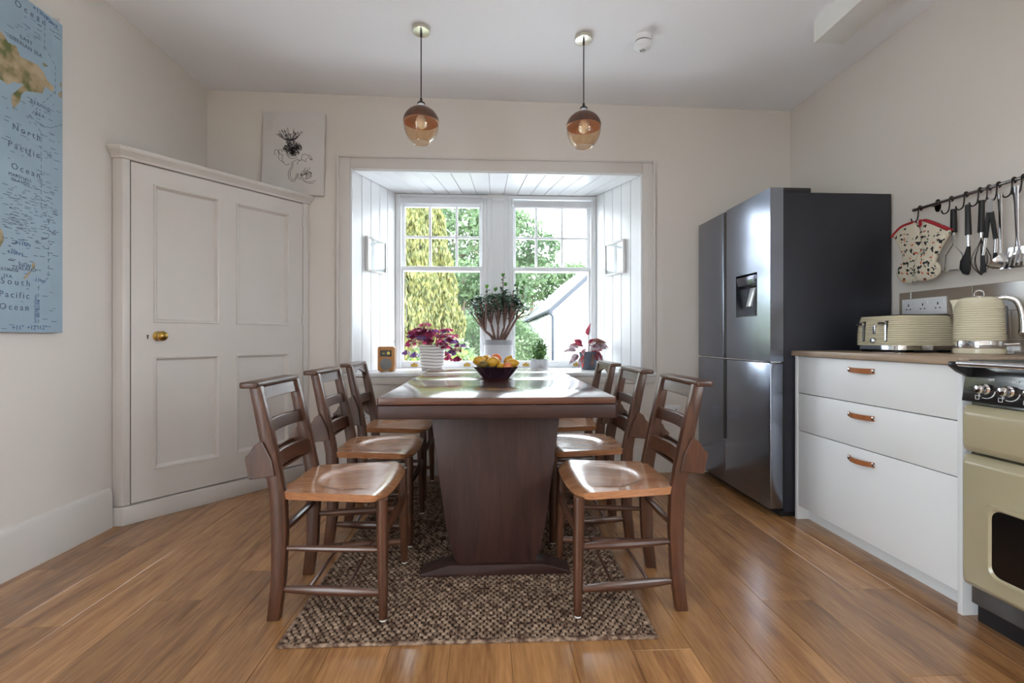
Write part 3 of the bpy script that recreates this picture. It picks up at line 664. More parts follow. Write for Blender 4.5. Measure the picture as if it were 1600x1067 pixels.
# ================================================================ TOASTER
def rrect(cx, cy, hx, hy, r, n=6):
    out = []
    for qx, qy, a0 in ((1, 1, 0), (-1, 1, 90), (-1, -1, 180), (1, -1, 270)):
        for k in range(n + 1):
            a = R(a0 + 90 * k / n); out.append((cx + qx * (hx - r) + r * math.cos(a), cy + qy * (hy - r) + r * math.sin(a)))
    return out
ZT = .912
to = thing('toaster', 'cream ribbed four-slice toaster with chrome levers on the worktop', 'toaster', (2.05, 2.28, ZT))
hx, hy = .148, .142
def ring(hx_, hy_, r_, z): return [(p[0], p[1], z) for p in rrect(0, 0, hx_, hy_, r_)]
rr = []
for k in range(57):
    z = .032 + .142 * k / 56; o_ = .0016 * math.cos(k / 4 * 2 * PI); rr.append(ring(hx + o_ - .012 * (k / 56) ** 3, hy + o_ - .012 * (k / 56) ** 3, .045, z))
obj('body', loft(bm_(), rr), M_CREAM, to)
obj('top_plate', loft(bm_(), [ring(hx - .012, hy - .012, .04, .174), ring(hx - .014, hy - .014, .04, .178), ring(hx - .02, hy - .02, .036, .179)]), M_DARKMETAL, to)
for s in (-1, 1):
    for e in (-.03, .03): obj('slot', box(bm_(), -.1, .1, s * .062 + e - .012, s * .062 + e + .012, .1785, .1796), M_GAP, to)
obj('chrome_band', loft(bm_(), [ring(hx - .006, hy - .006, .042, .012), ring(hx - .006, hy - .006, .042, .032)]), M_CHROME, to)
for s in (-1, 1):
    for e in (-1, 1): obj('foot', box(bm_(), s * .11 - .02, s * .11 + .02, e * .1 - .015, e * .1 + .015, 0, .012), M_BLACK, to, .002)
for yy in (.068, -.068):
    sl_ = obj('lever_slot', box(bm_(), -hx - .002, -hx + .012, yy - .007, yy + .007, .05, .15), M_BLACK, to, .002)
    q = bm_(); box(q, -hx - .004, -hx + .002, yy - .004, yy + .004, .055, .145); tube(q, [(-hx - .02, yy - .02, .137), (-hx - .02, yy + .02, .137)], .007, 10); tube(q, [(-hx, yy, .137), (-hx - .02, yy, .137)], .004, 8); obj('lever', q, M_CHROME, to)
obj('button_strip', box(bm_(), -hx - .004, -hx + .012, -.009, .009, .085, .135), M_CHROME, to, .004)
obj('dial', lathe(bm_(), [(0, 0), (.014, 0), (.013, .012), (.010, .015), (0, .016)], 20), M_STEEL, to, loc=(-hx - .001, 0, .055), rot=(0, R(-90), 0))

# ================================================================ KETTLE
ke = thing('kettle', 'cream ribbed kettle with chrome handle and band on the worktop', 'kettle', (2.083, 1.945, ZT), R(-47)); ke.scale = (.96, .96, 1.13)
pr = [(0, .0), (.084, 0), (.088, .004), (.088, .018), (.084, .022), (0, .022)]
obj('base', lathe(bm_(), pr, 40), M_CREAM, ke)
obj('chrome_band', lathe(bm_(), [(.0, .022), (.085, .022), (.0865, .026), (.0865, .046), (.085, .05), (0, .05)], 40), M_CHROME, ke)
pr = [(0, .05), (.086, .05)]
for k in range(73):
    t = k / 72; z = .052 + .150 * t; r_ = .087 - .006 * t - .012 * max(0, t - .75) ** 2 * 16; pr.append((r_ + .0013 * math.cos(k / 4 * 2 * PI), z))
pr += [(.066, .208), (.05, .213), (0, .215)]
obj('body', lathe(bm_(), pr, 48), M_CREAM, ke)
q = bm_(); lathe(q, [(.0, .213), (.02, .213), (.018, .217), (0, .217)], 24)
tube(q, [(.016 * math.cos(R(a)), 0, .222 + .016 * math.sin(R(a))) for a in range(-20, 201, 20)], .0035, 8); obj('lid_ring', q, M_CHROME, ke)
obj('spout', loft(bm_(), [[(-.07, -.02, .15), (-.07, .02, .15), (-.083, 0, .15)], [(-.062, -.024, .19), (-.062, .024, .19), (-.088, 0, .188)], [(-.055, -.026, .208), (-.055, .026, .208), (-.096, 0, .206)]]), M_CREAM, ke)
q = bm_(); pth = smoothpath([(.045, 0, .204), (.082, 0, .209), (.112, 0, .198), (.128, 0, .165), (.134, 0, .12), (.135, 0, .083)], 5); m_ = len(pth)
tube(q, pth, [.010 + .006 * (k / m_) for k in range(m_)], 14, (1.15, .9)); sphere(q, (.135, 0, .083), .0165, 12, 8); obj('handle', q, M_CHROME, ke)
obj('water_gauge', box(bm_(), .074, .0905, -.010, .010, .072, .178), mat('gauge_plastic', (.06, .06, .07), .12, coat=.6), ke, .007, 3)
q = bm_(); tube(q, [(.08, 0, .036), (.105, 0, .037), (.125, 0, .038)], [.004, .004, .006], 8); obj('switch', q, M_CHROME, ke)
me = text_mesh('Breville', .016, M_BLACK, .0003); o = place('lettering', me, ke, (-.020, -.0850, .036), (R(90), 0, R(-13)))
q = bm_(); tube(q, smoothpath([(.06, .05, .006), (.1, .08, .004), (.11, .12, .005), (.10, .15, .02)]), .003, 6); obj('power_lead', q, M_PLASTIC, ke)

# ================================================================ UTENSIL RAIL
RX, RZ = 2.205, 1.641
rl = thing('utensil_rail', 'dark steel utensil rail fixed to the cream wall above the splashback', 'rail', (XR, 2.0, RZ))
def ro(name, b, m, parent): o = obj(name, b, m, parent); o.location = (-XR, -2.0, -RZ); return o
q = bm_(); tube(q, [(RX, 2.385, RZ), (RX, .9, RZ)], .0075, 12); sphere(q, (RX, 2.387, RZ), .0095, 12, 8); ro('bar', q, mat('gun_metal', (.30, .28, .27), .25, 1.), rl)
for y in (2.30, 1.0):
    q = bm_(); tube(q, [(RX, y, RZ), (XR, y, RZ)], .007, 10); ro('bracket', q, M_DARKMETAL, rl)
    q = bm_(); lathe(q, [(0, -.005), (.016, -.005), (.016, 0), (0, 0)], 20); o = obj('wall_plate', q, M_DARKMETAL, rl, loc=(-.0, y - 2, 0), rot=(0, R(90), 0)); o.scale = (2.0, 1, 1)
def U(u, v, dx_=0.): return AX(u, v, RX - .005 + dx_)
q = bm_(); tube(q, smoothpath([(0, 0, -.012), (.009, 0, -.004), (.008, 0, .008), (-.004, 0, .011), (-.0095, 0, .002), (-.010, 0, -.02), (-.010, .003, -.045), (-.012, .008, -.06), (-.016, .02, -.066), (-.018, .03, -.058), (-.018, .033, -.046)], 3), .0032, 6)
hook_me = mesh_of('rail_hook', q, M_DARKMETAL)
for u, what in ((1438, 'holding the pair of oven gloves'), (1487, 'holding the potato masher'), (1510, 'holding the black cooking spoon'), (1532, 'holding the balloon whisk'), (1546, 'holding the tongs'), (1561, 'holding the ladle'), (1585, 'holding the slotted turner'), (1600, 'with nothing on it, beyond the slotted turner')):
    y = AX(u, 300, RX).y; tag(place('rail_hook', hook_me, None, (RX, y, RZ)), 'black curved rail hook ' + what, 'hook', 'hooks on the utensil rail')
M_UBLK = mat('handle_rubber', (.010, .010, .011), .5)
def utensil(name, label, y, z): return thing(name, label, 'utensil', (RX - .02, y, z))
def uo(t, name, b, m, **k): o = obj(name, b, m, t, **k); o.location = Vector((0, 0, 0)) - Vector(t.location); return o
def up(pts, dx_=-.015): return [U(u, v, dx_) for u, v in pts]
def slab(pts, th, dx_=-.015):
    P = [U(u, v, dx_) for u, v in pts]; b = bm_(); prism(b, [(p.y, p.z) for p in P], 'x', P[0].x - th / 2, P[0].x + th / 2); return b
# masher
t = utensil('potato_masher', 'steel potato masher with black handle hanging from the rail', 2.17, 1.3)
q = bm_(); tube(q, up([(1490, 327), (1490, 363)], .002), [.012, .0135], 12); uo(t, 'handle', q, M_UBLK)
q = bm_(); tube(q, up([(1490, 363), (1489, 368)], .002), .008, 10)
tube(q, up([(1488.5, 367), (1488.5, 383), (1478, 399), (1476, 424)], .002), .0022, 6); tube(q, up([(1491.5, 367), (1491.5, 383), (1504, 397), (1504, 421)], .002), .0022, 6); uo(t, 'shaft', q, M_STEEL)
b = slab([(1471, 424), (1506, 420.5), (1506, 422.5), (1471, 426)], .06, .002); uo(t, 'mashing_plate', b, M_STEEL)
# black cooking spoon
t = utensil('cooking_spoon', 'black nylon spatula spoon hanging from the rail', 2.1, 1.27)
q = bm_(); tube(q, up([(1512, 320), (1513, 367)], -.05), [.010, .012], 12); uo(t, 'handle', q, M_UBLK)
q = bm_(); tube(q, up([(1513, 367), (1513.5, 385)], -.05), .006, 10); uo(t, 'shaft', q, M_STEEL)
uo(t, 'bowl', slab([(1512, 384), (1515.5, 384), (1516, 420), (1513, 430), (1505, 428), (1500, 420), (1501, 408), (1508, 396)], .012, -.05), M_UBLK, bevel=.004)
# whisk
t = utensil('balloon_whisk', 'balloon whisk with black handle hanging from the rail', 2.04, 1.26)
q = bm_(); tube(q, up([(1534, 313), (1533, 363)]), [.010, .0125], 12); uo(t, 'handle', q, M_UBLK)
q = bm_(); tube(q, up([(1533, 363), (1533, 371)]), .007, 10); uo(t, 'ferrule', q, M_STEEL)
c0 = U(1533, 372, -.015); c1 = U(1531, 430, -.015); hgt = c0.z - c1.z
for k in range(5):
    a = R(k * 36 + 8); q = bm_(); pts = []
    for j in range(21):
        s = j / 20; w = math.sin(PI * s); prof = (-1 if s < .5 else 1) * (abs(math.sin(PI * (s if s < .5 else 1 - s))) ** .8) * .5
        th = 2 * PI * s; r_ = .034 * math.sin(PI * min(1, max(0, (1 - math.cos(th)) / 2)) ** 1.4)
        sg = 1 if s < .5 else -1; pts.append((c0.x + sg * r_ * math.sin(a), c0.y + sg * r_ * math.cos(a), c0.z - hgt * (1 - math.cos(th)) / 2))
    tube(q, pts, .0014, 5); uo(t, 'wire', q, M_DARKMETAL)
# tongs
t = utensil('kitchen_tongs', 'black and steel kitchen tongs with a paper tag hanging from the rail', 2.0, 1.27)
q = bm_(); tube(q, up([(1545, 331), (1540, 372)], -.072), [.010, .010], 10, (1, .6)); uo(t, 'grip', q, M_UBLK); q = bm_(); tube(q, up([(1549, 331), (1556, 373)], -.072), [.010, .010], 10, (1, .6)); uo(t, 'grip', q, M_UBLK)
for a, c, e in (((1540, 372), (1536, 399), (1536, 426)), ((1556, 373), (1555, 395), (1556, 412))):
    q = bm_(); tube(q, up([a, c], -.072), .007, 10, (1, .5)); uo(t, 'arm', q, M_STEEL); q = bm_(); tube(q, up([c, e], -.072), [.008, .014], 10, (1, .5)); uo(t, 'tip', q, M_UBLK)
uo(t, 'paper_tag', slab([(1542, 312), (1551, 310), (1551, 331), (1541, 332)], .003, -.078), mat('tag_grey', (.35, .34, .34), .5))
# ladle, turner
t = utensil('ladle', 'polished steel ladle hanging from the rail', 1.96, 1.27)
q = bm_(); tube(q, up([(1562, 303), (1563, 330), (1563.5, 388), (1563, 395)], -.05), [.010, .007, .0045, .005], 10, (1, .5)); uo(t, 'handle', q, M_STEEL)
p = U(1558, 407, -.066); q = bm_(); lathe(q, [(.001, -.034), (.02, -.03), (.034, -.014), (.038, .004), (.0365, .004), (.03, -.013), (.018, -.027), (.001, -.030)], 24); o = obj('bowl', q, M_STEEL, t, loc=p - Vector(t.location), rot=(R(-38), R(-25), 0))
t = utensil('slotted_turner', 'polished steel slotted turner hanging from the rail', 1.9, 1.28)
q = bm_(); tube(q, up([(1586.5, 291), (1588, 320), (1589, 372), (1590, 385)]), [.013, .009, .006, .010], 10, (1, .35)); uo(t, 'handle', q, M_STEEL)
b = bm_()
for k in range(5):
    f0, f1 = k / 5, (k + .62) / 5; a = [(1574 + 8 * 0, 390), (1604, 386), (1600, 417), (1563, 420)]
    L = lambda s, r_: (a[0][0] * (1 - s) * (1 - r_) + a[1][0] * s * (1 - r_) + a[3][0] * (1 - s) * r_ + a[2][0] * s * r_, a[0][1] * (1 - s) * (1 - r_) + a[1][1] * s * (1 - r_) + a[3][1] * (1 - s) * r_ + a[2][1] * s * r_)
    P = [U(*L(*q_), -.018) for q_ in ((f0, 0), (f1, 0), (f1, 1), (f0, 1))]; prism(b, [(p.y, p.z) for p in P], 'x', P[0].x - .001, P[0].x + .001)
for r0, r1 in ((-.08, .1), (.9, 1.02)):
    P = [U(*L(*q_), -.018) for q_ in ((0, r0), (1, r0), (1, r1), (0, r1))]; prism(b, [(p.y, p.z) for p in P], 'x', P[0].x - .0014, P[0].x + .0014)
uo(t, 'blade', b, M_STEEL)
# oven gloves: a pair, patterned cotton with red binding
def glovemat():
    m, nt, N, L, bs = nodes('printed_cotton'); setp(bs, .85); tc = N.new('ShaderNodeTexCoord')
    vo = N.new('ShaderNodeTexVoronoi'); vo.inputs['Scale'].default_value = 44; vo.inputs['Randomness'].default_value = 1; nz = N.new('ShaderNodeTexNoise'); nz.inputs['Scale'].default_value = 60
    ad = N.new('ShaderNodeMixRGB'); ad.inputs[0].default_value = .035; L.new(tc.outputs['Object'], nz.inputs['Vector']); L.new(tc.outputs['Object'], ad.inputs[1]); L.new(nz.outputs['Color'], ad.inputs[2]); L.new(ad.outputs[0], vo.inputs['Vector'])
    lt = N.new('ShaderNodeMath'); lt.operation = 'LESS_THAN'; lt.inputs[1].default_value = .36; L.new(vo.outputs['Distance'], lt.inputs[0])
    sx = N.new('ShaderNodeSeparateColor'); L.new(vo.outputs['Color'], sx.inputs[0]); cr = N.new('ShaderNodeValToRGB'); cr.color_ramp.interpolation = 'CONSTANT'; e = cr.color_ramp.elements
    e[0].color = lin(34, 34, 36) + (1,); e[1].position = .3; e[1].color = lin(206, 100, 48) + (1,)
    for p_, c in ((.5, (214, 206, 186)), (.68, (150, 40, 36)), (.78, (60, 92, 88)), (.88, (40, 38, 40))): x = e.new(p_); x.color = lin(*c) + (1,)
    L.new(sx.outputs[0], cr.inputs['Fac']); mx = N.new('ShaderNodeMixRGB'); mx.inputs[1].default_value = lin(216, 206, 186) + (1,); L.new(lt.outputs[0], mx.inputs[0]); L.new(cr.outputs['Color'], mx.inputs[2]); L.new(mx.outputs[0], bs.inputs['Base Color']); return m
M_GLOVE = glovemat(); M_RED = mat('red_binding', lin(168, 34, 44), .8)
def glove(label, outline, cuff, dx_, th):
    P = [U(u, v, dx_) for u, v in outline]; P = smoothpath([(0, p.y, p.z) for p in P] + [(0, P[0].y, P[0].z)], 4)[:-1]
    c = sum(P, Vector()) / len(P); X = RX - .005 + dx_
    t = thing('oven_glove', label, 'oven glove', (X, c.y, c.z), 0, 'pair of oven gloves on the rail'); rings = []
    for s, o_ in ((.62, -1), (.84, -.86), (.96, -.5), (1., 0), (.96, .5), (.84, .86), (.62, 1)): rings.append([((o_ * th), (p.y - c.y) * s, (p.z - c.z) * s) for p in P])
    obj('mitt', loft(bm_(), rings), M_GLOVE, t, ang=80)
    q = bm_(); pp = [U(u, v, dx_) - Vector((X, c.y, c.z)) for u, v in cuff]; tube(q, smoothpath(pp, 4), .0085, 8, (2.2, .8)); obj('cuff_binding', q, M_RED, t); return t
glove('oven glove printed with animals, its flat mitt turned towards the fridge', [(1396, 366), (1410, 353), (1428, 347), (1436, 356), (1441, 376), (1448, 392), (1446, 410), (1440, 432), (1424, 442), (1408, 440), (1402, 428), (1410, 416), (1412, 402), (1404, 382)], [(1396, 370), (1410, 355), (1428, 347.5)], -.012, .014)
t = glove('oven glove printed with animals, its cuff edged wide in red, beside the potato masher', [(1441, 352), (1449, 344), (1470, 350), (1484, 358), (1483, 366), (1472, 384), (1462, 404), (1460, 416), (1468, 424), (1462, 434), (1448, 439), (1434, 438), (1428, 424), (1432, 404), (1444, 384), (1439, 368)], [(1446, 344), (1463, 350), (1484, 359)], -.048, .016)
q = bm_(); p = U(1438, 345, -.02) - Vector(t.location); tube(q, [p + Vector((0, 0, -.03)), p + Vector((0, 0, .006))], .009, 8, (1, .5)); obj('hanging_loop', q, M_RED, t)

# ================================================================ RANGE COOKER
M_RANGE = mat('range_enamel', (.40, .345, .225), .26, coat=.25, var=.02)
ck = thing('range_cooker', 'cream and black range cooker with chrome handrail beside the drawer unit', 'cooker', (1.95, 1.15, 0))
def co(name, b, m, parent=None, **k):
    o = obj(name, b, m, parent or ck, **k)
    if parent is None: o.location = (-1.95, -1.15, 0)
    return o
kx, ky0, ky1 = 1.655, .70, 1.60
co('body', box(bm_(), kx + .03, 2.235, ky0, ky1, .06, .885), mat('black_enamel', (.014, .013, .014), .2, coat=.5), bevel=.004)
co('plinth', box(bm_(), kx + .045, 2.2, ky0 + .01, ky1 - .01, 0, .09), M_BLACK)
co('hob', box(bm_(), kx + .02, 2.235, ky0, ky1, .885, .905), M_BLACK, bevel=.004)
pan = co('control_panel', prism(bm_(), [(kx + .03, .76), (kx - .006, .763), (kx + .012, .884), (kx + .03, .884)], 'y', ky0, ky1), mat('black_enamel', (.014, .013, .014), .2), bevel=.003)
for y in (ky1 - .012, ky0 + .012):
    co('rail_bracket', prism(bm_(), [(kx + .03, .895), (kx - .055, .9), (kx - .058, .884), (kx - .03, .862), (kx + .02, .84)], 'y', y - .012, y + .012), M_BLACK, bevel=.004)
q = bm_(); tube(q, [(kx - .042, ky1 - .026, .893), (kx - .042, ky0 + .026, .893)], .011, 14); co('handrail', q, M_CHROME)
for k in range(6):
    y = AX(1541, 611, kx).y - .0735 * k; z = .81
    if y < ky0 + .05: break
    kb = obj('knob', lathe(bm_(), [(0, 0), (.017, 0), (.018, .006), (.014, .012), (.015, .026), (.011, .033), (0, .035)], 24), M_CHROME, pan, loc=(kx + .000, y, z), rot=(0, R(-90), 0))
    q = bm_(); tube(q, [(0, .0, .022), (-.024, 0, .024)], .004, 8); obj('pointer', q, M_CHROME, kb)
    q = bm_(); tube(q, [(kx - .0025 + .0 * a, y + .031 * math.cos(R(a)), z + .031 * math.sin(R(a))) for a in range(190, 291, 10)], .0016, 5)
    for (yy, zz) in ((y + .030, z - .036),):
        for a_, c_ in (((0, 0), (0, .012)), ((0, .012), (-.012, .012)), ((-.012, .012), (-.012, 0)), ((-.012, 0), (0, 0))): tube(q, [(kx - .006, yy + a_[0], zz + a_[1]), (kx - .006, yy + c_[0], zz + c_[1])], .0009, 4)
    obj('marking', q, mat('panel_print', (.7, .7, .7), .5), pan)
    me = text_mesh('OFF', .011, MATS['panel_print'], .0002); place('marking', me, pan, (kx + .0035, y - .013, z + .031), (R(90), 0, R(-90)))
def cdoor(name, y0, y1, z0, z1, win=None):
    rings = []
    for o_, x in ((0, kx + .03), (0, kx - .002), (.004, kx - .010), (.022, kx - .030), (.027, kx - .032)):
        rings.append([(x, p[0], p[1]) for p in rrect((y0 + y1) / 2, (z0 + z1) / 2, (y1 - y0) / 2 - o_, (z1 - z0) / 2 - o_, .012, 3)])
    d = co(name, loft(bm_(), rings), M_RANGE, ang=25)
    if win:
        a0, a1, c0_, c1_ = win; rg = []
        for o_, x in ((-.018, kx - .032), (-.014, kx - .039), (-.004, kx - .040), (.002, kx - .033)):
            rg.append([(x, p[0], p[1]) for p in rrect((a0 + a1) / 2, (c0_ + c1_) / 2, (a1 - a0) / 2 - o_, (c1_ - c0_) / 2 - o_, .03, 5)])
        obj('window_frame', loft(bm_(), rg, True, False, False), M_RANGE, d)
        obj('oven_glass', prism(bm_(), rrect((a0 + a1) / 2, (c0_ + c1_) / 2, (a1 - a0) / 2, (c1_ - c0_) / 2, .03, 5), 'x', kx - .0335, kx - .03), mat('oven_glass', (.006, .005, .005), .15), d)
    return d
cdoor('grill_door', 1.155, 1.592, .592, .752); cdoor('oven_door', 1.155, 1.592, .135, .584, (1.24, 1.475, .215, .43))
cdoor('tall_door', .708, 1.147, .135, .752, (.79, 1.06, .4, .62))

# ================================================================ RUG
RT = .0138
rgx0, rgx1, rgy0, rgy1 = -.65, .56, 1.555, 3.28
M_JUTE = None
def jutemat():
    m, nt, N, L, bs = nodes('jute_yarn'); setp(bs, .9, spec=.2); tc = N.new('ShaderNodeTexCoord'); nz = N.new('ShaderNodeTexNoise'); nz.inputs['Scale'].default_value = 55; nz.inputs['Detail'].default_value = 5
    L.new(tc.outputs['Object'], nz.inputs['Vector']); cr = N.new('ShaderNodeValToRGB'); e = cr.color_ramp.elements; e[0].position = .36; e[0].color = lin(84, 60, 48) + (1,); e[1].position = .66; e[1].color = lin(172, 146, 124) + (1,)
    L.new(nz.outputs['Fac'], cr.inputs['Fac']); L.new(cr.outputs['Color'], bs.inputs['Base Color'])
    wv = N.new('ShaderNodeTexWave'); wv.inputs['Scale'].default_value = 160; wv.bands_direction = 'DIAGONAL'; wv.inputs['Distortion'].default_value = 2; L.new(tc.outputs['Object'], wv.inputs['Vector']); bp = N.new('ShaderNodeBump'); bp.inputs['Strength'].default_value = .5; bp.inputs['Distance'].default_value = .002
    L.new(wv.outputs['Fac'], bp.inputs['Height']); L.new(bp.outputs['Normal'], bs.inputs['Normal']); return m
M_JUTE = jutemat()
rug = thing('jute_rug', 'chunky woven brown jute rug under the dining table', 'rug', ((rgx0 + rgx1) / 2, (rgy0 + rgy1) / 2, 0), R(-.6))
rw, rh = (rgx1 - rgx0) / 2, (rgy1 - rgy0) / 2
obj('backing', box(bm_(), -rw + .006, rw - .006, -rh + .006, rh - .006, .0005, .005), mat('jute_dark', lin(58, 42, 34), .95), rug)
V, Fc = [], []; cs, cr_ = .0235, .0165                              # every visible yarn loop: a small domed lozenge, long and short rows alternating
nx, ny = int(2 * rw / cs), int(2 * rh / cr_)
base = [(-.5, -.42), (-.28, -.5), (.28, -.5), (.5, -.42), (.5, .42), (.28, .5), (-.28, .5), (-.5, .42)]
for j in range(ny):
    for i in range(nx + 1):
        off = .5 * (j % 2); cx = -rw + (i + off) * cs + random.uniform(-.0012, .0012); cy = -rh + (j + .5) * cr_ + random.uniform(-.0012, .0012)
        if cx > rw - cs * .3 or cx < -rw + cs * .2: continue
        sx, sy = cs * random.uniform(.80, .94), cr_ * random.uniform(.78, .95); ht = random.uniform(.0105, .0135); a = random.uniform(-.16, .16); ca, sa_ = math.cos(a), math.sin(a); o = len(V)
        for x_, y_ in base: X, Y = x_ * sx, y_ * sy; V.append((cx + X * ca - Y * sa_, cy + X * sa_ + Y * ca, .003))
        for x_, y_ in ((-.3, -.25), (.3, -.25), (.3, .25), (-.3, .25)): X, Y = x_ * sx, y_ * sy; V.append((cx + X * ca - Y * sa_, cy + X * sa_ + Y * ca, ht))
        Fc += [(o, o + 1, o + 8), (o + 1, o + 2, o + 9, o + 8), (o + 2, o + 3, o + 9), (o + 3, o + 4, o + 10, o + 9), (o + 4, o + 5, o + 10), (o + 5, o + 6, o + 11, o + 10), (o + 6, o + 7, o + 11), (o + 7, o, o + 8, o + 11), (o + 8, o + 9, o + 10, o + 11)]
o = raw('weave', V, Fc, M_JUTE, rug, True); o['kind'] = 'stuff'
q = bm_(); tube(q, [(-rw, -rh, .006), (rw, -rh, .006)], .0065, 8); tube(q, [(rw, -rh, .006), (rw, rh, .006)], .0065, 8); tube(q, [(rw, rh, .006), (-rw, rh, .006)], .0065, 8); tube(q, [(-rw, rh, .006), (-rw, -rh, .006)], .0065, 8)
obj('bound_edge', q, M_JUTE, rug)

# ================================================================ DINING TABLE
D1, D2 = lin(42, 25, 22), lin(68, 43, 37)
WT_ = {a: wood('table_oak_' + a, D1, D2, a, .42, 10, 26, coat=0, var=.04, spec=.35) for a in 'xyz'}
WTOP = wood('table_top_oak', lin(66, 39, 31), lin(104, 64, 48), 'x', .15, 8, 18, coat=.3, var=.04, bump=.05)
tx0, tx1, ty0, ty1, tz = -.392, .472, 1.738, 3.415, .765
ta = thing('dining_table', 'dark oak draw-leaf dining table on panelled pedestals', 'table', ((tx0 + tx1) / 2, (ty0 + ty1) / 2, RT))
def tob(name, b, m, parent=None, **k):
    o = obj(name, b, m, parent or ta, **k)
    if parent is None: o.location = (-(tx0 + tx1) / 2, -(ty0 + ty1) / 2, -RT)
    return o
def slabtop(x0, x1, y0, y1, z0, z1, c=.012):
    P = [(x0 + c, y0), (x1 - c, y0), (x1, y0 + c), (x1, y1 - c), (x1 - c, y1), (x0 + c, y1), (x0, y1 - c), (x0, y0 + c)]
    return prism(bm_(), P, 'z', z0, z1)
ya, yb = AZ(776, 594, tz).y + .0, AZ(776, 584.5, tz).y
ya = 2.48
tob('top_board', slabtop(tx0, tx1, ty0, ya + .0, tz - .024, tz, .006), WTOP, bevel=.003)
tob('top_board', slabtop(tx0, tx1, ya + .002, 2.99, tz - .024, tz, .002), WTOP, bevel=.002)
tob('top_board', slabtop(tx0, tx1, 2.992, ty1, tz - .024, tz, .006), WTOP, bevel=.003)
tob('draw_leaf', slabtop(tx0 - .006, tx1 + .006, ty0 - .006, ty0 + .7, tz - .075, tz - .026, .012), WT_['x'], bevel=.004)
tob('draw_leaf', slabtop(tx0 - .006, tx1 + .006, ty1 - .7, ty1 + .004, tz - .075, tz - .026, .012), WT_['x'], bevel=.004)
tob('apron', box(bm_(), tx0 + .06, tx1 - .06, ty0 + .705, ty1 - .705, tz - .09, tz - .026), WT_['y'])
cx_ = .036
def pedestal(yf, th):
    pts = [(672, 656), (686, 749), (696, 819), (704, 859), (712, 877), (724, 886)]
    hl = [(abs(AY(u, v, yf).x - cx_), AY(u, v, yf).z) for u, v in pts]
    hl[0] = (hl[0][0], tz - .075); P = [(cx_ - w, z) for w, z in hl] + [(cx_ + w, z) for w, z in hl[::-1]]
    return prism(bm_(), P, 'y', yf, yf + th)
for k, y in enumerate((1.985, 3.02)):
    b = pedestal(1.985, .07)
    if k: bmesh.ops.translate(b, verts=b.verts, vec=(0, y - 1.985, 0))
    tob('pedestal', b, WT_['z'], bevel=.004)
    f0, f1 = -.272, .342; q = bm_()
    P = [(f0, RT), (f1, RT), (f1, RT + .012), (f1 - .115, RT + .044), (f0 + .115, RT + .044), (f0, RT + .012)]
    prism(q, P, 'y', y - .02, y + .08); tob('foot', q, WT_['x'], bevel=.004)
tob('stretcher', box(bm_(), cx_ - .06, cx_ + .06, 2.055, 3.02, .2, .225), WT_['y'], bevel=.003)

# fruit bowl and fruit
BX, BY = .048, 2.562
def wob(a, k): return 1 + (.05 * math.cos(14 * a) if k >= 4 else .02 * math.cos(14 * a) * (k / 4))
BR = 20
bo = lathe(bm_(), [(.001, 0), (.06, 0), (.072, .004), (.085, .022), (.103, .046), (.121, .064), (.124, .066), (.119, .064), (.098, .044), (.08, .022), (.068, .010), (.001, .008)], 112, (0, 0, 0), lambda a, k: 1 + .035 * math.cos(14 * a) * (0 if k in (0, 1, 11) else 1))
o = obj('fruit_bowl', bo, mat('plum_glaze', (.028, .012, .022), .25, coat=.4), None, loc=(BX, BY, tz)); tag(o, 'dark plum bowl with a scalloped rim on the dining table', 'bowl')
M_LEMON = mat('lemon_skin', lin(196, 146, 40), .42, var=.12, scale=18, bump=.25, bscale=160); M_ORANGE = mat('orange_skin', lin(206, 112, 58), .45, var=.15, scale=14, bump=.25, bscale=160)
M_PEACH = mat('peach_skin', lin(204, 120, 66), .5, var=.3, scale=16); M_OLIVE = mat('olive_skin', lin(110, 88, 30), .5, var=.2, scale=20)
lem = lathe(bm_(), [(0, -.041), (.004, -.040), (.007, -.036), (.017, -.029), (.026, -.015), (.0285, 0), (.026, .015), (.017, .029), (.008, .036), (.005, .041), (0, .042)], 24); lem_me = mesh_of('lemon', lem, M_LEMON)
orb = mesh_of('orange', sphere(bm_(), (0, 0, 0), .033, 24, 16, (1, 1, .93)), M_ORANGE)
# name, mesh, crop pixel centre (5.93 px per px from 720,420), depth y, rotation, scale, label
def FR(cx, cy, y): return AY(720 + cx / 5.93, 420 + cy / 5.93, y)
fruits = [('lemon', 172, 852, BY - .012, (80, 10, 70), 1.0, 'yellow lemon lying on top of the dark lime'), ('lemon', 236, 836, BY + .045, (70, 0, 20), .9, 'small yellow lemon behind, beside the orange'), ('lemon', 296, 862, BY - .028, (85, 0, 95), 1.06, 'largest yellow lemon, in front of the orange'), ('orange', 326, 832, BY + .042, (0, 0, 0), 1.0, 'single orange resting at the back of the fruit bowl'),
          ('lime', 205, 888, BY - .058, (80, 0, 60), .74, 'dark olive lime tucked under the lemons in the fruit bowl'), ('lemon', 369, 900, BY - .05, (60, 40, 10), .68, 'smallest yellow lemon, between the largest lemon and the peach'), ('peach', 432, 908, BY - .05, (0, 0, 0), .85, 'rosy peach at the rim of the fruit bowl'), ('lemon', 478, 876, BY + .0, (85, 0, 80), .98, 'yellow lemon lying against the rim above the peach'), ('lemon', 440, 852, BY + .045, (10, 30, 0), .9, 'yellow lemon standing on end behind the peach')]
lime_me = lem_me.copy(); lime_me.materials.clear(); lime_me.materials.append(M_OLIVE); peach_me = orb.copy(); peach_me.materials.clear(); peach_me.materials.append(M_PEACH)
for nm, cx, cy, y, rt, s, lab in fruits:
    o = place(nm, {'lemon': lem_me, 'orange': orb, 'lime': lime_me, 'peach': peach_me}[nm], None, FR(cx, cy, y), [R(a) for a in rt], (s * .92, s * .92, s * .92))
    tag(o, 'yellow lemon in the plum fruit bowl' if lab == 'Y' else lab, nm, 'fruit in the bowl')

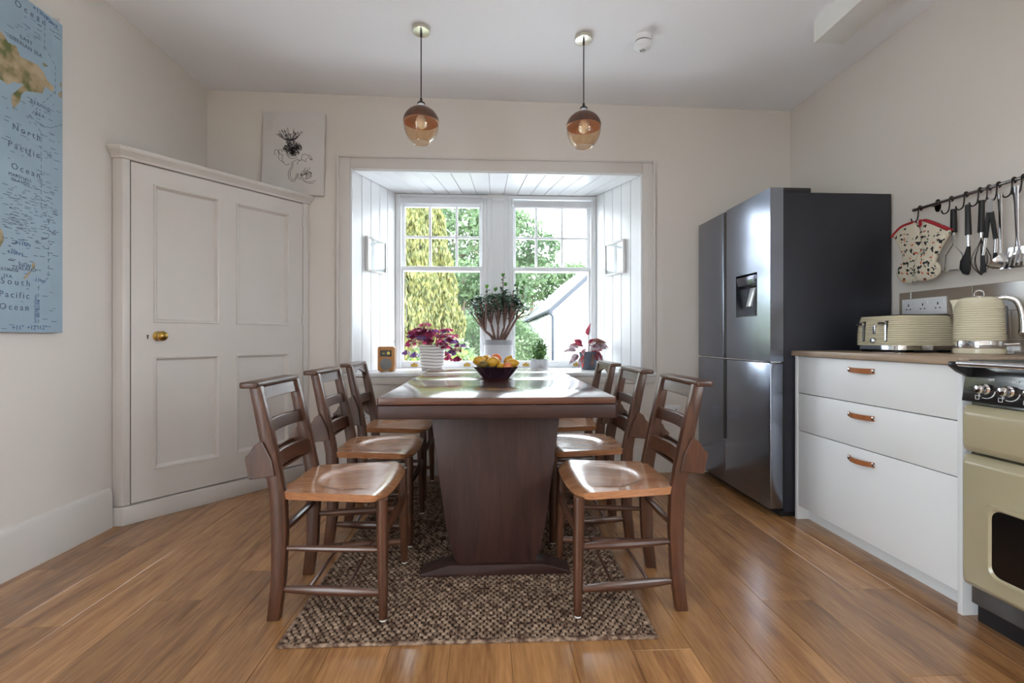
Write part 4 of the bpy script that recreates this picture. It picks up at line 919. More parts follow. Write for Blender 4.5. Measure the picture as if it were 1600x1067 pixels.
# ================================================================ CHAIRS
C1, C2 = lin(52, 31, 22), lin(96, 58, 38)
WC = {a: wood('chair_oak_' + a, C1, C2, a, .34, 9, 30, coat=.1, var=.1, spec=.45) for a in 'xyz'}
WSEAT = wood('chair_seat_elm', lin(150, 98, 66), lin(204, 146, 104), 'x', .24, 7, 30, coat=.6, var=.06, bump=.05)
WSTR = wood('chair_stretcher_oak', lin(60, 37, 29), lin(100, 64, 46), 'x', .28, 9, 30, coat=.2, var=.1)
M_PAD = mat('felt_pad', (.7, .68, .64), .9)
def seat_mesh():
    b = bm_(); n = 34; x0, x1, th = -.182, .205, .028; g = []
    def edge(s): return .172 + (.226 - .172) * min(1, s * 1.15) ** .8
    top = []
    for i in range(n + 1):
        row = []
        for j in range(n + 1):
            s, t = i / n, j / n * 2 - 1; x = x0 + (x1 - x0) * s
            hw = edge(s); cr = .07
            if s > .82:                                                       # rounded front corners
                q = (s - .82) / .18; hw -= .045 * q ** 2.6
            xx = x - (.016 * abs(t) ** 3 * max(0, s - .6) / .4) - .012 * (1 - abs(t)) * max(0, s - .9) / .1 * 0
            y = hw * t
            rx, ry = (x - .06) / .165, y / .165; d = math.sqrt(rx * rx + ry * ry) if x < .06 else abs(ry) * 1.0
            dish = .0075 / (1 + math.exp((d - .93) * 34)) * max(0, min(1, 1 - (x - .0) / .15)) * (1 - .25 * math.exp(-(y / .05) ** 2) * max(0, min(1, (x - .02) / .15)))
            roll = .016 * max(0, (s - .80) / .2) ** 2.2
            row.append(b.verts.new((xx, y, .447 - dish - roll)))
        top.append(row)
    bot = [[b.verts.new((v.co.x * .97 + .0, v.co.y * .965, .447 - th)) for v in row] for row in top]
    for i in range(n):
        for j in range(n): b.faces.new((top[i][j], top[i + 1][j], top[i + 1][j + 1], top[i][j + 1])); b.faces.new((bot[i][j], bot[i][j + 1], bot[i + 1][j + 1], bot[i + 1][j]))
    for i in range(n):
        b.faces.new((top[i][0], bot[i][0], bot[i + 1][0], top[i + 1][0])); b.faces.new((top[i][n], top[i + 1][n], bot[i + 1][n], bot[i][n]))
        b.faces.new((top[0][i], top[0][i + 1], bot[0][i + 1], bot[0][i])); b.faces.new((top[n][i], bot[n][i], bot[n][i + 1], top[n][i + 1]))
    return b
def post_path():
    return [(-.203, 0.0), (-.186, .14), (-.182, .30), (-.188, .44), (-.214, .58), (-.244, .72), (-.264, .812)]
def post_x(z):
    P = post_path()
    for (a, za), (c, zc) in zip(P, P[1:]):
        if za <= z <= zc: return a + (c - a) * (z - za) / (zc - za)
    return P[-1][0]
def rect_sweep(b, pts, hw, hd):
    rings = []
    for k, (x, y, z) in enumerate(pts):
        d = hd[k] if isinstance(hd, list) else hd; rings.append([(x - d, y - hw, z), (x + d, y - hw, z), (x + d, y + hw, z), (x - d, y + hw, z)])
    return loft(b, rings)
def slat(b, z0, z1, curve=.02, th=.009, half=.15):
    rings = []
    for k in range(9):
        t = k / 8 * 2 - 1; y = t * half; o_ = curve * (1 - t * t); xa, xb = post_x(z0) - o_, post_x(z1) - o_
        rings.append([(xa - th, y, z0), (xa + th, y, z0), (xb + th, y, z1), (xb - th, y, z1)])
    return loft(b, rings)
def spindle(b, p, q, r0, r1, n=10, flat=None):
    P, Q = Vector(p), Vector(q); m = 9
    return tube(b, [P.lerp(Q, k / (m - 1)) for k in range(m)], [r0 + (r1 - r0) * math.sin(PI * k / (m - 1)) ** .8 for k in range(m)], n, flat)
def chair(name, label, kind):
    t = thing(name, label, 'chair', group='wooden chairs around the dining table')
    obj('seat', seat_mesh(), WSEAT, t, ang=40)
    for s in (-1, 1):
        b = rect_sweep(bm_(), [(x, s * .163, z) for x, z in post_path()], .0165, [.021, .023, .026, .026, .024, .021, .019]); obj('back_post', b, WC['z'], t, .004)
        b = bm_(); tube(b, [(.183, s * .213, RT + .006), (.181, s * .209, .15), (.178, s * .203, .30), (.176, s * .198, .425)], [.014, .0175, .020, .019], 14)
        lg = obj('front_leg', b, WC['z'], t); obj('felt_pad', lathe(bm_(), [(0, 0), (.012, 0), (.012, .006), (0, .006)], 14, (.183, s * .213, RT)), M_PAD, lg)
        obj('felt_pad', box(bm_(), -.215, -.191, s * .163 - .01, s * .163 + .01, .0, .003), M_PAD, t)
        b = bm_(); spindle(b, (-.180, s * .163, .105), (.182, s * .209, .105), .009, .0165, 10, (.8, 1.1)); obj('stretcher', b, WSTR, t)
        b = bm_(); spindle(b, (-.178, s * .163, .248), (.180, s * .205, .252), .008, .0115 if s < 0 else .016, 10); obj('stretcher', b, WSTR, t)
    b = bm_(); spindle(b, (-.181, -.16, .30), (-.181, .16, .30), .010, .014); obj('stretcher', b, WC['y'], t)
    b = bm_(); P = [(.179 + .02 * (1 - (k / 4 - 1) ** 2), (k / 4 - 1) * .2, .30 + .028 * (1 - (k / 4 - 1) ** 2)) for k in range(9)]; tube(b, P, [.012, .015, .018, .019, .019, .019, .018, .015, .012], 10, (.6, 1.2)); obj('front_stretcher', b, WC['y'], t)
    for x in (-.075, .055):
        h = .163 + (x + .18) / .362 * .046; b = bm_(); tube(b, [(x, -h, .118), (x, h, .118)], .0058, 8); obj('stretcher_rod', b, WSTR, t)
    # cap rail lying on the posts
    P = rrect(-.282, 0, .032, .188, .012, 4); obj('top_rail', prism(bm_(), P, 'z', .806, .826), WC['y'], t, .004)
    if kind == 'A':
        obj('slat', slat(bm_(), .762, .806, .006), WC['y'], t, .002, 1)
        obj('slat', slat(bm_(), .640, .686, .02), WC['y'], t, .003, 1); obj('slat', slat(bm_(), .510, .566, .026), WC['y'], t, .003, 1)
        for s in (-1, 1):                                          # book box behind the back
            P = [(-.235, .625), (-.247, .619), (-.262, .608), (-.272, .588), (-.284, .576), (-.291, .571), (-.290, .558), (-.277, .494), (-.218, .502), (-.192, .504), (-.203, .56)]
            bk = obj('book_box_side', prism(bm_(), P, 'y', s * .184 - .006, s * .184 + .006), WC['z'], t, .002, 1)
        b = bm_(); prism(b, [(-.285, .562), (-.273, .564), (-.262, .498), (-.273, .496)], 'y', -.178, .178); obj('book_box_back', b, WC['y'], t, .002, 1)
        b = bm_(); box(b, -.266, -.215, -.178, .178, .497, .505); obj('book_box_floor', b, WC['y'], t)
    else:
        rings = []
        for k in range(13):
            tt = k / 12 * 2 - 1; y = tt * .15; z0 = .742 + .045 * (1 - abs(tt)) ** .7; xa, xb = post_x(z0), post_x(.806)
            rings.append([(xa - .009, y, z0), (xa + .009, y, z0), (xb + .009, y, .806), (xb - .009, y, .806)])
        obj('crest_board', loft(bm_(), rings), WC['y'], t)
        obj('slat', slat(bm_(), .575, .63, .02), WC['y'], t, .003, 1)
        b = bm_(); tube(b, [(-.250, .10, .765), (-.250, .15, .735)], .006, 6, (1, 1)); obj('corner_brace', b, WC['y'], t)
        b = bm_(); tube(b, [(-.248, .155, .72), (-.28, .02, .735)], .005, 6); obj('support_bar', b, WC['y'], t)
        for s in (-1, 1):
            P = [(-.235, .642), (-.258, .624), (-.302, .588), (-.294, .565), (-.274, .518), (-.257, .482), (-.225, .462), (-.190, .462), (-.203, .56)]
            obj('book_bracket', prism(bm_(), P, 'y', s * .184 - .006, s * .184 + .006), WC['z'], t, .002, 1)
        b = bm_(); prism(b, [(-.298, .584), (-.288, .590), (-.266, .528), (-.276, .522)], 'y', -.178, .178); obj('book_rail', b, WC['y'], t, .002, 1)
    return t
ca = chair('dining_chair', "chapel chair with book box, cupboard side of the table, farthest from the window", 'A'); ca.location = (-.538, 1.888, 0)
def more(src, label, loc, rz):
    c = copy_tree(src); c['label'] = label; c.location = loc; c.rotation_euler = (0, 0, R(rz)); return c
more(ca, "chapel chair with book box, middle of three on the table's cupboard side", (-.540, 2.475, 0), 0)
more(ca, "chapel chair with book box, fridge side of the table, farthest from the window", (.497, 1.875, 0), 180)
more(ca, "chapel chair with book box, middle of three on the table's fridge side", (.490, 2.475, 0), 180)
cb = chair('dining_chair', "dark chair with pointed back bracket, cupboard side of the table, next to the sill", 'B'); cb.location = (-.555, 3.085, 0)
more(cb, "dark chair with pointed back bracket, fridge side of the table, next to the sill", (.50, 3.075, 0), 180)

# ================================================================ SILL THINGS
# small wooden radio
ra = thing('radio', 'small wooden digital radio with round grey speaker on the window sill', 'radio', (-.746, 3.655, SZT))
rwood = wood('radio_wood', lin(150, 98, 48), lin(186, 128, 70), 'z', .4, 8, 40)
obj('case', prism(bm_(), rrect(0, .095, .061, .09, .012, 4), 'y', -.045, .045), rwood, ra, .003)
for s in (-1, 1): obj('foot', box(bm_(), s * .035 - .012, s * .035 + .012, -.035, .035, 0, .006), rwood, ra)
obj('display', box(bm_(), -.041, .041, -.0475, -.044, .112, .158), M_BLACK, ra)
def screenmat():
    m, nt, N, L, bs = nodes('radio_display'); setp(bs, .3); bs.inputs['Base Color'].default_value = (.02, .02, .02, 1); bs.inputs['Emission Color'].default_value = (.9, .75, .12, 1); bs.inputs['Emission Strength'].default_value = .35; return m
M_SCR = screenmat(); obj('screen_mark', lathe(bm_(), [(.0, 0), (.012, 0), (.012, .001), (0, .001)], 16), M_SCR, ra, loc=(.019, -.0476, .137), rot=(R(90), 0, 0)); obj('screen_mark', box(bm_(), -.026, -.008, -.0482, -.0475, .132, .138), M_SCR, ra)
obj('speaker', lathe(bm_(), [(0, 0), (.044, 0), (.044, .003), (.041, .005), (0, .005)], 32), mat('speaker_cloth', (.19, .19, .19), .8, bump=.4, bscale=900), ra, loc=(0, -.044, .057), rot=(R(90), 0, 0))
q = bm_(); tube(q, [(.0, .03, .184), (.012, .035, .19), (.06, .05, .245)], .0014, 6); obj('aerial', q, M_CHROME, ra)

def soil(t, r, z): obj('soil', lathe(bm_(), [(0, z), (r, z), (r, z + .004), (0, z + .006)], 24), mat('soil', (.04, .03, .022), .95, bump=.8, bscale=120), t)
def leaf_pts(outline, curl=.0):
    """leaf lying along +x from origin, given half-widths"""
    V = [(0, 0, 0)]; n = len(outline)
    return V
def leafmesh(name, L_, prof, m, fold=.25, droop=.2):
    """blade along +x: prof = [(s, halfwidth)]"""
    b = bm_(); rows = []
    for s, w in prof:
        z = -droop * L_ * s * s; rows.append([b.verts.new((L_ * s, -w * L_, z + fold * w * L_)), b.verts.new((L_ * s, 0, z)), b.verts.new((L_ * s, w * L_, z + fold * w * L_))])
    for a, c in zip(rows, rows[1:]):
        for k in range(2): b.faces.new((a[k], c[k], c[k + 1], a[k + 1]))
    bmesh.ops.remove_doubles(b, verts=b.verts, dist=1e-5)
    return mesh_of(name, b, m)
# 1 purple oxalis in a striped pot
def potmat():
    m, nt, N, L, bs = nodes('striped_ceramic'); setp(bs, .45); tc = N.new('ShaderNodeTexCoord'); sp_ = N.new('ShaderNodeSeparateXYZ'); L.new(tc.outputs['Object'], sp_.inputs[0]); nz = N.new('ShaderNodeTexNoise'); nz.inputs['Scale'].default_value = 9; nz.inputs['Detail'].default_value = 0; L.new(tc.outputs['Object'], nz.inputs['Vector'])
    a = N.new('ShaderNodeMath'); a.operation = 'MULTIPLY_ADD'; L.new(nz.outputs['Fac'], a.inputs[0]); a.inputs[1].default_value = .022; L.new(sp_.outputs['Z'], a.inputs[2])
    m1 = N.new('ShaderNodeMath'); m1.operation = 'MULTIPLY'; L.new(a.outputs[0], m1.inputs[0]); m1.inputs[1].default_value = 2 * PI / .0235; s = N.new('ShaderNodeMath'); s.operation = 'SINE'; L.new(m1.outputs[0], s.inputs[0]); g = N.new('ShaderNodeMath'); g.operation = 'GREATER_THAN'; L.new(s.outputs[0], g.inputs[0]); g.inputs[1].default_value = .82
    mx = N.new('ShaderNodeMixRGB'); mx.inputs[1].default_value = (.74, .70, .68, 1); mx.inputs[2].default_value = lin(96, 92, 48) + (1,); L.new(g.outputs[0], mx.inputs[0]); L.new(mx.outputs[0], bs.inputs['Base Color']); return m
ox = thing('oxalis_plant', 'purple oxalis in a white pot with olive stripes on the sill', 'potted plant', (-.428, 3.80, SZT))
obj('pot', lathe(bm_(), [(0, 0), (.078, 0), (.084, .004), (.096, .1), (.101, .195), (.095, .195), (.09, .1), (.07, .012), (0, .012)], 40), potmat(), ox); soil(ox, .092, .172)
M_OX = [leafmat('oxalis_dark', lin(80, 18, 44), lin(134, 34, 74), .4, 30, .4), leafmat('oxalis_bright', lin(140, 36, 76), lin(186, 66, 110), .4, 30, .5), leafmat('oxalis_violet', lin(84, 52, 104), lin(124, 88, 140), .35, 30, .3), leafmat('oxalis_pale', lin(170, 120, 120), lin(200, 190, 150), .4, 30, .4)]
oxm = [leafmesh('leaf', .05, [(0, .02), (.4, .26), (.8, .52), (.97, .5), (1, .3)], m_, .5, .25) for m_ in M_OX]
q = bm_(); n_leaf = 0
for k in range(70):
    a = random.uniform(0, 2 * PI); el = random.random(); rad = .03 + .175 * math.sqrt(random.random()); h = .20 + .195 * (1 - (rad / .205) ** 2) * random.uniform(.6, 1.05)
    if rad > .16 and random.random() < .5: h = random.uniform(.10, .21)
    tip = Vector((rad * math.cos(a) * 1.08, rad * math.sin(a) * .62, h))
    tube(q, smoothpath([(.03 * math.cos(a), .03 * math.sin(a), .175), (tip.x * .6, tip.y * .6, max(h, .2) + .01), tip], 3), .0013, 4)
    a0 = random.uniform(0, 2 * PI); mt = random.choices((0, 1, 2, 3), (5, 4, 2.2, 1.3))[0]; dr_ = random.uniform(.1, .9)
    for j in range(3):
        place('leaf', oxm[mt], ox, tip, (random.uniform(-.2, .2), dr_ + random.uniform(-.15, .15), a0 + j * 2 * PI / 3), [random.uniform(.75, 1.1)] * 3)
obj('stalks', q, M_OX[1], ox)
# 2 jade plant
jd = thing('jade_plant', 'tall branching jade plant in a big grey pot before the mullion', 'potted plant', (.088, 3.855, SZT))
obj('pot', lathe(bm_(), [(0, 0), (.108, 0), (.112, .004), (.115, .232), (.108, .232), (.104, .05), (0, .012)], 40), mat('grey_stoneware', (.46, .45, .47), .7, var=.05, bump=.2), jd)
obj('pot_band', lathe(bm_(), [(.1142, .195), (.1165, .195), (.1165, .233), (.1135, .2345), (.1075, .233)], 40), mat('dark_stoneware', (.25, .25, .26), .7), jd); soil(jd, .105, .205)
M_BARK = mat('jade_bark', lin(112, 84, 76), .7, var=.25, scale=40, bump=.4, bscale=150); M_JADE = leafmat('jade_leaf', lin(38, 62, 48), lin(104, 134, 108), .22, 18, .12); M_JADET = leafmat('jade_tip', lin(60, 130, 40), lin(110, 170, 60), .3, 18, .3)
jleaf = [(0, .08), (.3, .3), (.6, .42), (.85, .34), (1, .05)]
LV, LF = [], []
def addleaf(V, Fc, p, d, up_, L_, w, th=.10):
    d = d.normalized(); s = d.cross(up_); s = (s if s.length > 1e-3 else Vector((1, 0, 0))).normalized(); n = s.cross(d); o = len(V)
    for a, ww in ((0, .15), (.35, .85), (.7, 1.), (1, .25)):
        c = p + d * L_ * a
        V.extend([tuple(c + s * w * ww), tuple(c + n * th * L_ * (1 if 0 < a < 1 else .1)), tuple(c - s * w * ww), tuple(c - n * th * L_ * (1 if 0 < a < 1 else .1))])
    for r_ in range(3):
        for k in range(4): Fc.append((o + 4 * r_ + k, o + 4 * r_ + (k + 1) % 4, o + 4 * r_ + 4 + (k + 1) % 4, o + 4 * r_ + 4 + k))
    Fc.append((o + 3, o + 2, o + 1, o)); Fc.append((o + 12, o + 13, o + 14, o + 15))
def cluster(tip, d, n):
    for k in range(n):
        a = random.uniform(0, 2 * PI); dd = (d * random.uniform(-.1, .8) + Vector((math.cos(a), math.sin(a), random.uniform(-.3, .5)))).normalized()
        addleaf(LV, LF, tip + Vector((random.gauss(0, .014), random.gauss(0, .014), random.gauss(0, .016))), dd, Vector((random.uniform(-.3, .3), random.uniform(-.3, .3), 1)), random.uniform(.028, .044), random.uniform(.009, .0145), .08)
JB = bm_()
stems = []
for bx, mx_, mz_ in ((-.05, -.10, .30), (-.03, -.055, .36), (-.005, .0, .34), (.02, .05, .33), (.035, .09, .36), (.05, .145, .40)):
    mid = Vector((mx_, random.uniform(-.05, .05), mz_)); stems.append(mid)
    tube(JB, smoothpath([(bx * .7, random.uniform(-.02, .02), .205), ((bx * .7 + mx_ * .4) * .7, 0, .26), mid], 4), [.012, .0118, .0115, .011, .011, .0105, .010, .010, .0095], 8)
for k in range(64):
    a = random.uniform(0, PI); r_ = random.uniform(.45, 1.0); x = .01 + .232 * r_ * math.cos(a); z = .40 + .215 * r_ * math.sin(a) ** .7 + random.uniform(-.02, .02)
    tip = Vector((x, random.uniform(-.13, .13), z)); mid = min(stems, key=lambda m: abs(m.x - x * .75) + random.uniform(0, .05))
    el = mid.lerp(tip, .55) + Vector((random.uniform(-.015, .015), random.uniform(-.02, .02), .006))
    tube(JB, smoothpath([mid, el, tip], 3), [.0075, .007, .0065, .006, .005, .004, .0035], 6)
    dv = (tip - el).normalized(); cluster(tip, dv, 9); cluster(tip.lerp(el, .35), dv, 4)
obj('branches', JB, M_BARK, jd)
o = raw('foliage', LV, LF, M_JADE, jd, True); o['kind'] = 'stuff'
TV, TF = [], []
for x, z in ((.04, .735), (.155, .665), (.205, .675), (-.09, .64), (-.02, .62), (.18, .60), (.06, .66)):
    for s in (-1, 1): addleaf(TV, TF, Vector((x, random.uniform(-.03, .03), z)), Vector((s * .25, 0, 1)), Vector((0, -1, .2)), .034, .010)
o = raw('leaf_tips', TV, TF, M_JADET, jd, True); o['kind'] = 'stuff'
b = bm_()
for x, z, zz in ((.04, .745, .60), (.155, .67, .55), (.205, .68, .56), (-.09, .645, .5)):
    tube(b, [(x * .95, 0, zz), (x, 0, z)], .004, 6)
    for k in range(7): addleaf(LV, LF, Vector((x * .95, 0, zz)).lerp(Vector((x, 0, z)), k / 7), Vector((math.cos(k * 2.1), math.sin(k * 2.1), .5)), Vector((0, 0, 1)), .03, .009)
obj('shoots', b, M_BARK, jd)
o.data.update(); f_ = [c for c in jd.children if c.name.startswith('foliage')][0]; me = bpy.data.meshes.new('foliage'); me.from_pydata(LV, [], LF); me.materials.append(M_JADE); me.polygons.foreach_set('use_smooth', [True] * len(me.polygons)); f_.data = me
# 3 small green succulent in a concrete pot
sm_ = thing('succulent_plant', 'small green succulent in a low concrete pot on the sill', 'potted plant', (.428, 3.94, SZT))
obj('pot', lathe(bm_(), [(0, 0), (.068, 0), (.071, .003), (.073, .076), (.067, .076), (.064, .02), (0, .012)], 36), mat('concrete', (.40, .39, .40), .85, var=.15, scale=30, bump=.4, bscale=120), sm_); soil(sm_, .064, .06)
V, Fc = [], []; q = bm_()
for k in range(24):
    a = random.uniform(0, 2 * PI); ln = random.choice((0, 1)); ex = random.uniform(.02, .085); h = random.uniform(.09, .19) if ex > .04 else random.uniform(.16, .235); tip = Vector((ex * math.cos(a) * 1.1, ex * math.sin(a) * .8, h)); bs_ = Vector((.02 * math.cos(a), .02 * math.sin(a), .062)); tube(q, [bs_, tip], [.003, .0018], 5)
    for j in range(9): f_ = .3 + .78 * j / 9; aa = j * 2.4; addleaf(V, Fc, bs_.lerp(tip, f_), Vector((math.cos(aa), math.sin(aa), .8)), Vector((0, 0, 1)), .036, .009, .12)
obj('stems', q, M_JADET, sm_); o = raw('foliage', V, Fc, leafmat('succulent_leaf', lin(52, 92, 50), lin(128, 164, 92), .3, 25, .2), sm_, True); o['kind'] = 'stuff'
# 4 begonia in a dark pot
be = thing('begonia_plant', 'begonia with red and silver pointed leaves in a dark pot on the sill', 'potted plant', (.80, 3.78, SZT))
obj('pot', lathe(bm_(), [(0, 0), (.055, 0), (.058, .004), (.074, .135), (.075, .14), (.069, .14), (.062, .05), (0, .012)], 36), mat('slate_pot', (.07, .085, .11), .45), be); soil(be, .066, .12)
BM = [leafmat('begonia_red', lin(92, 28, 44), lin(146, 58, 72), .35, 22, .35), leafmat('begonia_silver', lin(104, 72, 84), lin(168, 150, 156), .3, 26, .25), leafmat('begonia_brown', lin(92, 62, 56), lin(140, 96, 84), .4, 22, .25), leafmat('begonia_bright', lin(200, 52, 52), lin(216, 88, 70), .4, 22, .5)]
bl = [leafmesh('leaf', .095, [(0, .06), (.15, .24), (.4, .27), (.7, .15), (.9, .05), (1, .005)], m_, .35, .3) for m_ in BM]
q = bm_()
spec = [(0, .01, .27, 85, 0), (-.06, .0, .20, 30, 0), (.05, .0, .22, 10, 2), (.08, .0, .19, -10, 1), (-.10, -.03, .12, -40, 1), (-.07, -.05, .10, -70, 1), (-.05, -.05, .11, -85, 3), (.0, -.06, .13, -75, 2), (.04, -.05, .15, -60, 0), (.09, .0, .12, -50, 1), (-.04, .03, .18, 20, 0), (.02, .04, .20, 40, 0), (-.11, .0, .15, 5, 1), (.0, -.03, .19, 10, 0), (.03, -.03, .18, -5, 1), (-.03, -.04, .17, -20, 0), (.06, .04, .16, 0, 0), (.06, -.03, .2, 20, 2), (-.08, .04, .17, 15, 1), (.10, .02, .21, -15, 1), (.07, -.05, .14, -45, 0)]
for x, y, z, el, mt in spec:
    x *= .85 if x > 0 else 1
    az = math.atan2(y * .6 - .02, x) if abs(x) > .01 else random.uniform(-2, -1); p = Vector((x * .9, y, z)); tube(q, smoothpath([(x * .25, y * .3, .12), (x * .6, y * .6, max(.14, z * .85)), p], 3), .002, 5)
    place('leaf', bl[mt], be, p, (random.choice((-1, 1)) * random.uniform(.5, 1.25), -R(el), az), [random.uniform(.9, 1.2)] * 3)
obj('stalks', q, BM[0], be)

# small framed drawings on the recess boards
M_FRAME = mat('pale_frame', (.66, .64, .64), .4); M_PAPER = mat('drawing_paper', (.74, .75, .78), .7); M_SKETCH = mat('sketch_grey', (.36, .36, .42), .8)
def sidepic(label, xa, xb, side, tA, tB, z0, z1):
    P0, P1 = Vector((xa, YB)), Vector((xb, YW)); d = (P1 - P0).normalized(); c = P0.lerp(P1, (tA + tB) / 2); w = (P1 - P0).length * (tB - tA)
    t = thing('framed_drawing', label, 'picture', (c.x, c.y, (z0 + z1) / 2), math.atan2(d.y, d.x) if side > 0 else math.atan2(d.y, d.x), 'framed drawings in the window recess')
    s = -side; h = (z1 - z0) / 2; w2 = w / 2                       # local y: into the recess is -side
    def bx(x0, x1, y0, y1, a, e): ys = sorted((y0 * s, y1 * s)); return box(bm_(), x0, x1, ys[0], ys[1], a, e)
    for a in ((-w2, -w2 + .016, -h, h), (w2 - .016, w2, -h, h), (-w2 + .016, w2 - .016, -h, -h + .016), (-w2 + .016, w2 - .016, h - .016, h)): obj('frame_bar', bx(a[0], a[1], .001, .024, a[2], a[3]), M_FRAME, t, .002)
    obj('mount', bx(-w2 + .016, w2 - .016, .002, .010, -h + .016, h - .016), M_PAPER, t)
    q = bm_()
    for k in range(46):
        x, z = random.gauss(0, w2 * .28), random.gauss(0, h * .33)
        if abs(x) > w2 * .62 or abs(z) > h * .62: continue
        a = random.uniform(0, PI); l = random.uniform(.006, .018); tube(q, [(x, s * .0108, z), (x + l * math.cos(a), s * .0108, z + l * math.sin(a))], .0009, 4)
    obj('sketch', q, M_SKETCH, t); obj('glass', bx(-w2 + .016, w2 - .016, .016, .018, -h + .016, h - .016), M_GLASS, t); return t
sidepic('small framed pencil drawing on the recess boards above the radio', OXL, WXL, 1, .27, .72, 1.475, 1.735)
sidepic('small framed pencil drawing on the recess boards above the begonia', OXR, WXR, -1, .30, .74, 1.475, 1.735)

# ================================================================ OUTSIDE
M_GRASS = mat('lawn', (.06, .095, .022), .9, var=.3, scale=.9, bump=.5, bscale=30); M_GRAVEL = mat('gravel', (.10, .10, .10), .9, var=.2, scale=12, bump=.6, bscale=30)
b = bm_(); n = 40; gv = []
for i in range(n + 1):
    row = []
    for j in range(n + 1):
        x, y = -60 + 120 * i / n, -40 + 140 * j / n; z = -.14 + max(0, y - 24) * .10 + max(0, -x - 6) * .05 * (1 if y > 5 else 0); row.append(b.verts.new((x, y, z)))
    gv.append(row)
for i in range(n):
    for j in range(n): b.faces.new((gv[i][j], gv[i + 1][j], gv[i + 1][j + 1], gv[i][j + 1]))
o = obj('lawn', b, M_GRASS); o['kind'] = 'structure'
b = bm_(); prism(b, [(-.2, 10.8), (9, 10.8), (9, 30), (2.2, 30), (1.0, 14)], 'z', -.14, -.125); o = obj('gravel_yard', b, M_GRAVEL); o['kind'] = 'structure'
b = bm_(); box(b, -9, 9, 4.25, 10.7, -.14, -.12); o = obj('bounce_slab', b, mat('bounce_slab_pale', (.78, .78, .79), .9, var=.08, scale=1.5)); o['kind'] = 'structure'  # pale slab hidden below the sill, added to bounce daylight onto the ceiling
b = bm_(); box(b, -9, 9, -14, YR - .22, -.14, -.03); box(b, XR + .26, 9, YR - .22, 4.2, -.14, -.03); box(b, -9, XL - .26, YR - .22, 4.2, -.14, -.03); o = obj('bounce_ground', b, mat('bounce_ground_pale', (.70, .70, .69), .9, var=.1, scale=2)); o['kind'] = 'structure'  # pale ground out of view, added to bounce sky light through the side openings
# whitewashed outbuilding
M_HARL = mat('white_harling', (.72, .73, .76), .9, var=.04, scale=2, bump=.6, bscale=25); M_SLATE = mat('slate', (.045, .05, .06), .5, var=.2, scale=3); M_BLUEGR = mat('blue_grey_paint', (.030, .036, .055), .5)
ho = thing('white_house', 'long whitewashed outbuilding with slate roof across the yard', 'building', (2.72, 20, -.14)); ez, pit = 2.34, math.tan(R(42)); hw_ = 3.1; hl_ = 17
obj('walls', prism(bm_(), [(0, 0), (2 * hw_, 0), (2 * hw_, ez), (hw_, ez + hw_ * pit), (0, ez)], 'y', 0, hl_), M_HARL, ho)
for s in (0, 1):
    x0, x1 = (-.16, hw_) if s == 0 else (2 * hw_ + .16, hw_); P = [(x0, ez - .16 * pit + .02), (x1, ez + hw_ * pit + .02), (x1, ez + hw_ * pit + .14), (x0, ez - .16 * pit + .12)]
    obj('roof_slope', prism(bm_(), P, 'y', -.14, hl_ + .1), M_SLATE, ho)
    P = [(x0, ez - .16 * pit - .10), (x1, ez + hw_ * pit - .12), (x1, ez + hw_ * pit + .03), (x0, ez - .16 * pit + .03)]; obj('bargeboard', prism(bm_(), P, 'y', -.17, -.10), M_BLUEGR, ho)
q = bm_(); tube(q, [(-.2, -.1, ez - .12), (-.2, hl_, ez - .12)], .06, 8); obj('gutter', q, M_BLUEGR, ho)
for k in range(14): obj('rafter_end', box(bm_(), -.16, 0, .5 + k * 1.2, .58 + k * 1.2, ez - .2, ez - .06), M_BLUEGR, ho)
q = bm_(); tube(q, [(-.12, -.12, ez - .15), (.0, -.12, ez - .35), (.0, -.12, .0)], .055, 8); obj('downpipe', q, M_BLUEGR, ho)
q = bm_(); tube(q, smoothpath([(-.05, 8.2, .5), (-.05, 8.2, 1.2), (-.12, 8.2, 1.7), (-.35, 8.1, 1.95), (-.55, 8.0, 1.9)]), .03, 6); sphere(q, (-.58, 8.0, 1.85), .12, 10, 6, (1, 1, .5)); obj('wall_lamp', q, M_BLUEGR, ho)
# planting: leaf clouds
def leafcloud(name, pts, size, m, parent, aspect=1.0, droop=None):
    n = len(pts); c = np.asarray(pts); d1 = rng.normal(size=(n, 3)); d1 /= np.linalg.norm(d1, axis=1)[:, None]
    if droop is not None: d1 = d1 * .35 + np.array([[0, 0, -1.]]) * droop; d1 /= np.linalg.norm(d1, axis=1)[:, None]
    d2 = np.cross(d1, rng.normal(size=(n, 3))); d2 /= np.linalg.norm(d2, axis=1)[:, None]
    s = size * rng.uniform(.6, 1.3, (n, 1)); a, e = d1 * s * aspect, d2 * s * .5
    V = np.stack([c - a, c + e, c + a, c - e], 1).reshape(-1, 3); Fc = np.arange(4 * n).reshape(n, 4)
    me = bpy.data.meshes.new(name); me.vertices.add(4 * n); me.vertices.foreach_set('co', V.ravel()); me.loops.add(4 * n); me.loops.foreach_set('vertex_index', Fc.ravel())
    me.polygons.add(n); me.polygons.foreach_set('loop_start', np.arange(n) * 4); me.polygons.foreach_set('loop_total', np.full(n, 4)); me.update(calc_edges=True); me.materials.append(m)
    o = bpy.data.objects.new(name, me); COL.objects.link(o); o.parent = parent; o['kind'] = 'stuff'; return o
M_TRUNK = mat('tree_bark', (.16, .12, .09), .9, var=.3, scale=6, bump=.6, bscale=20)
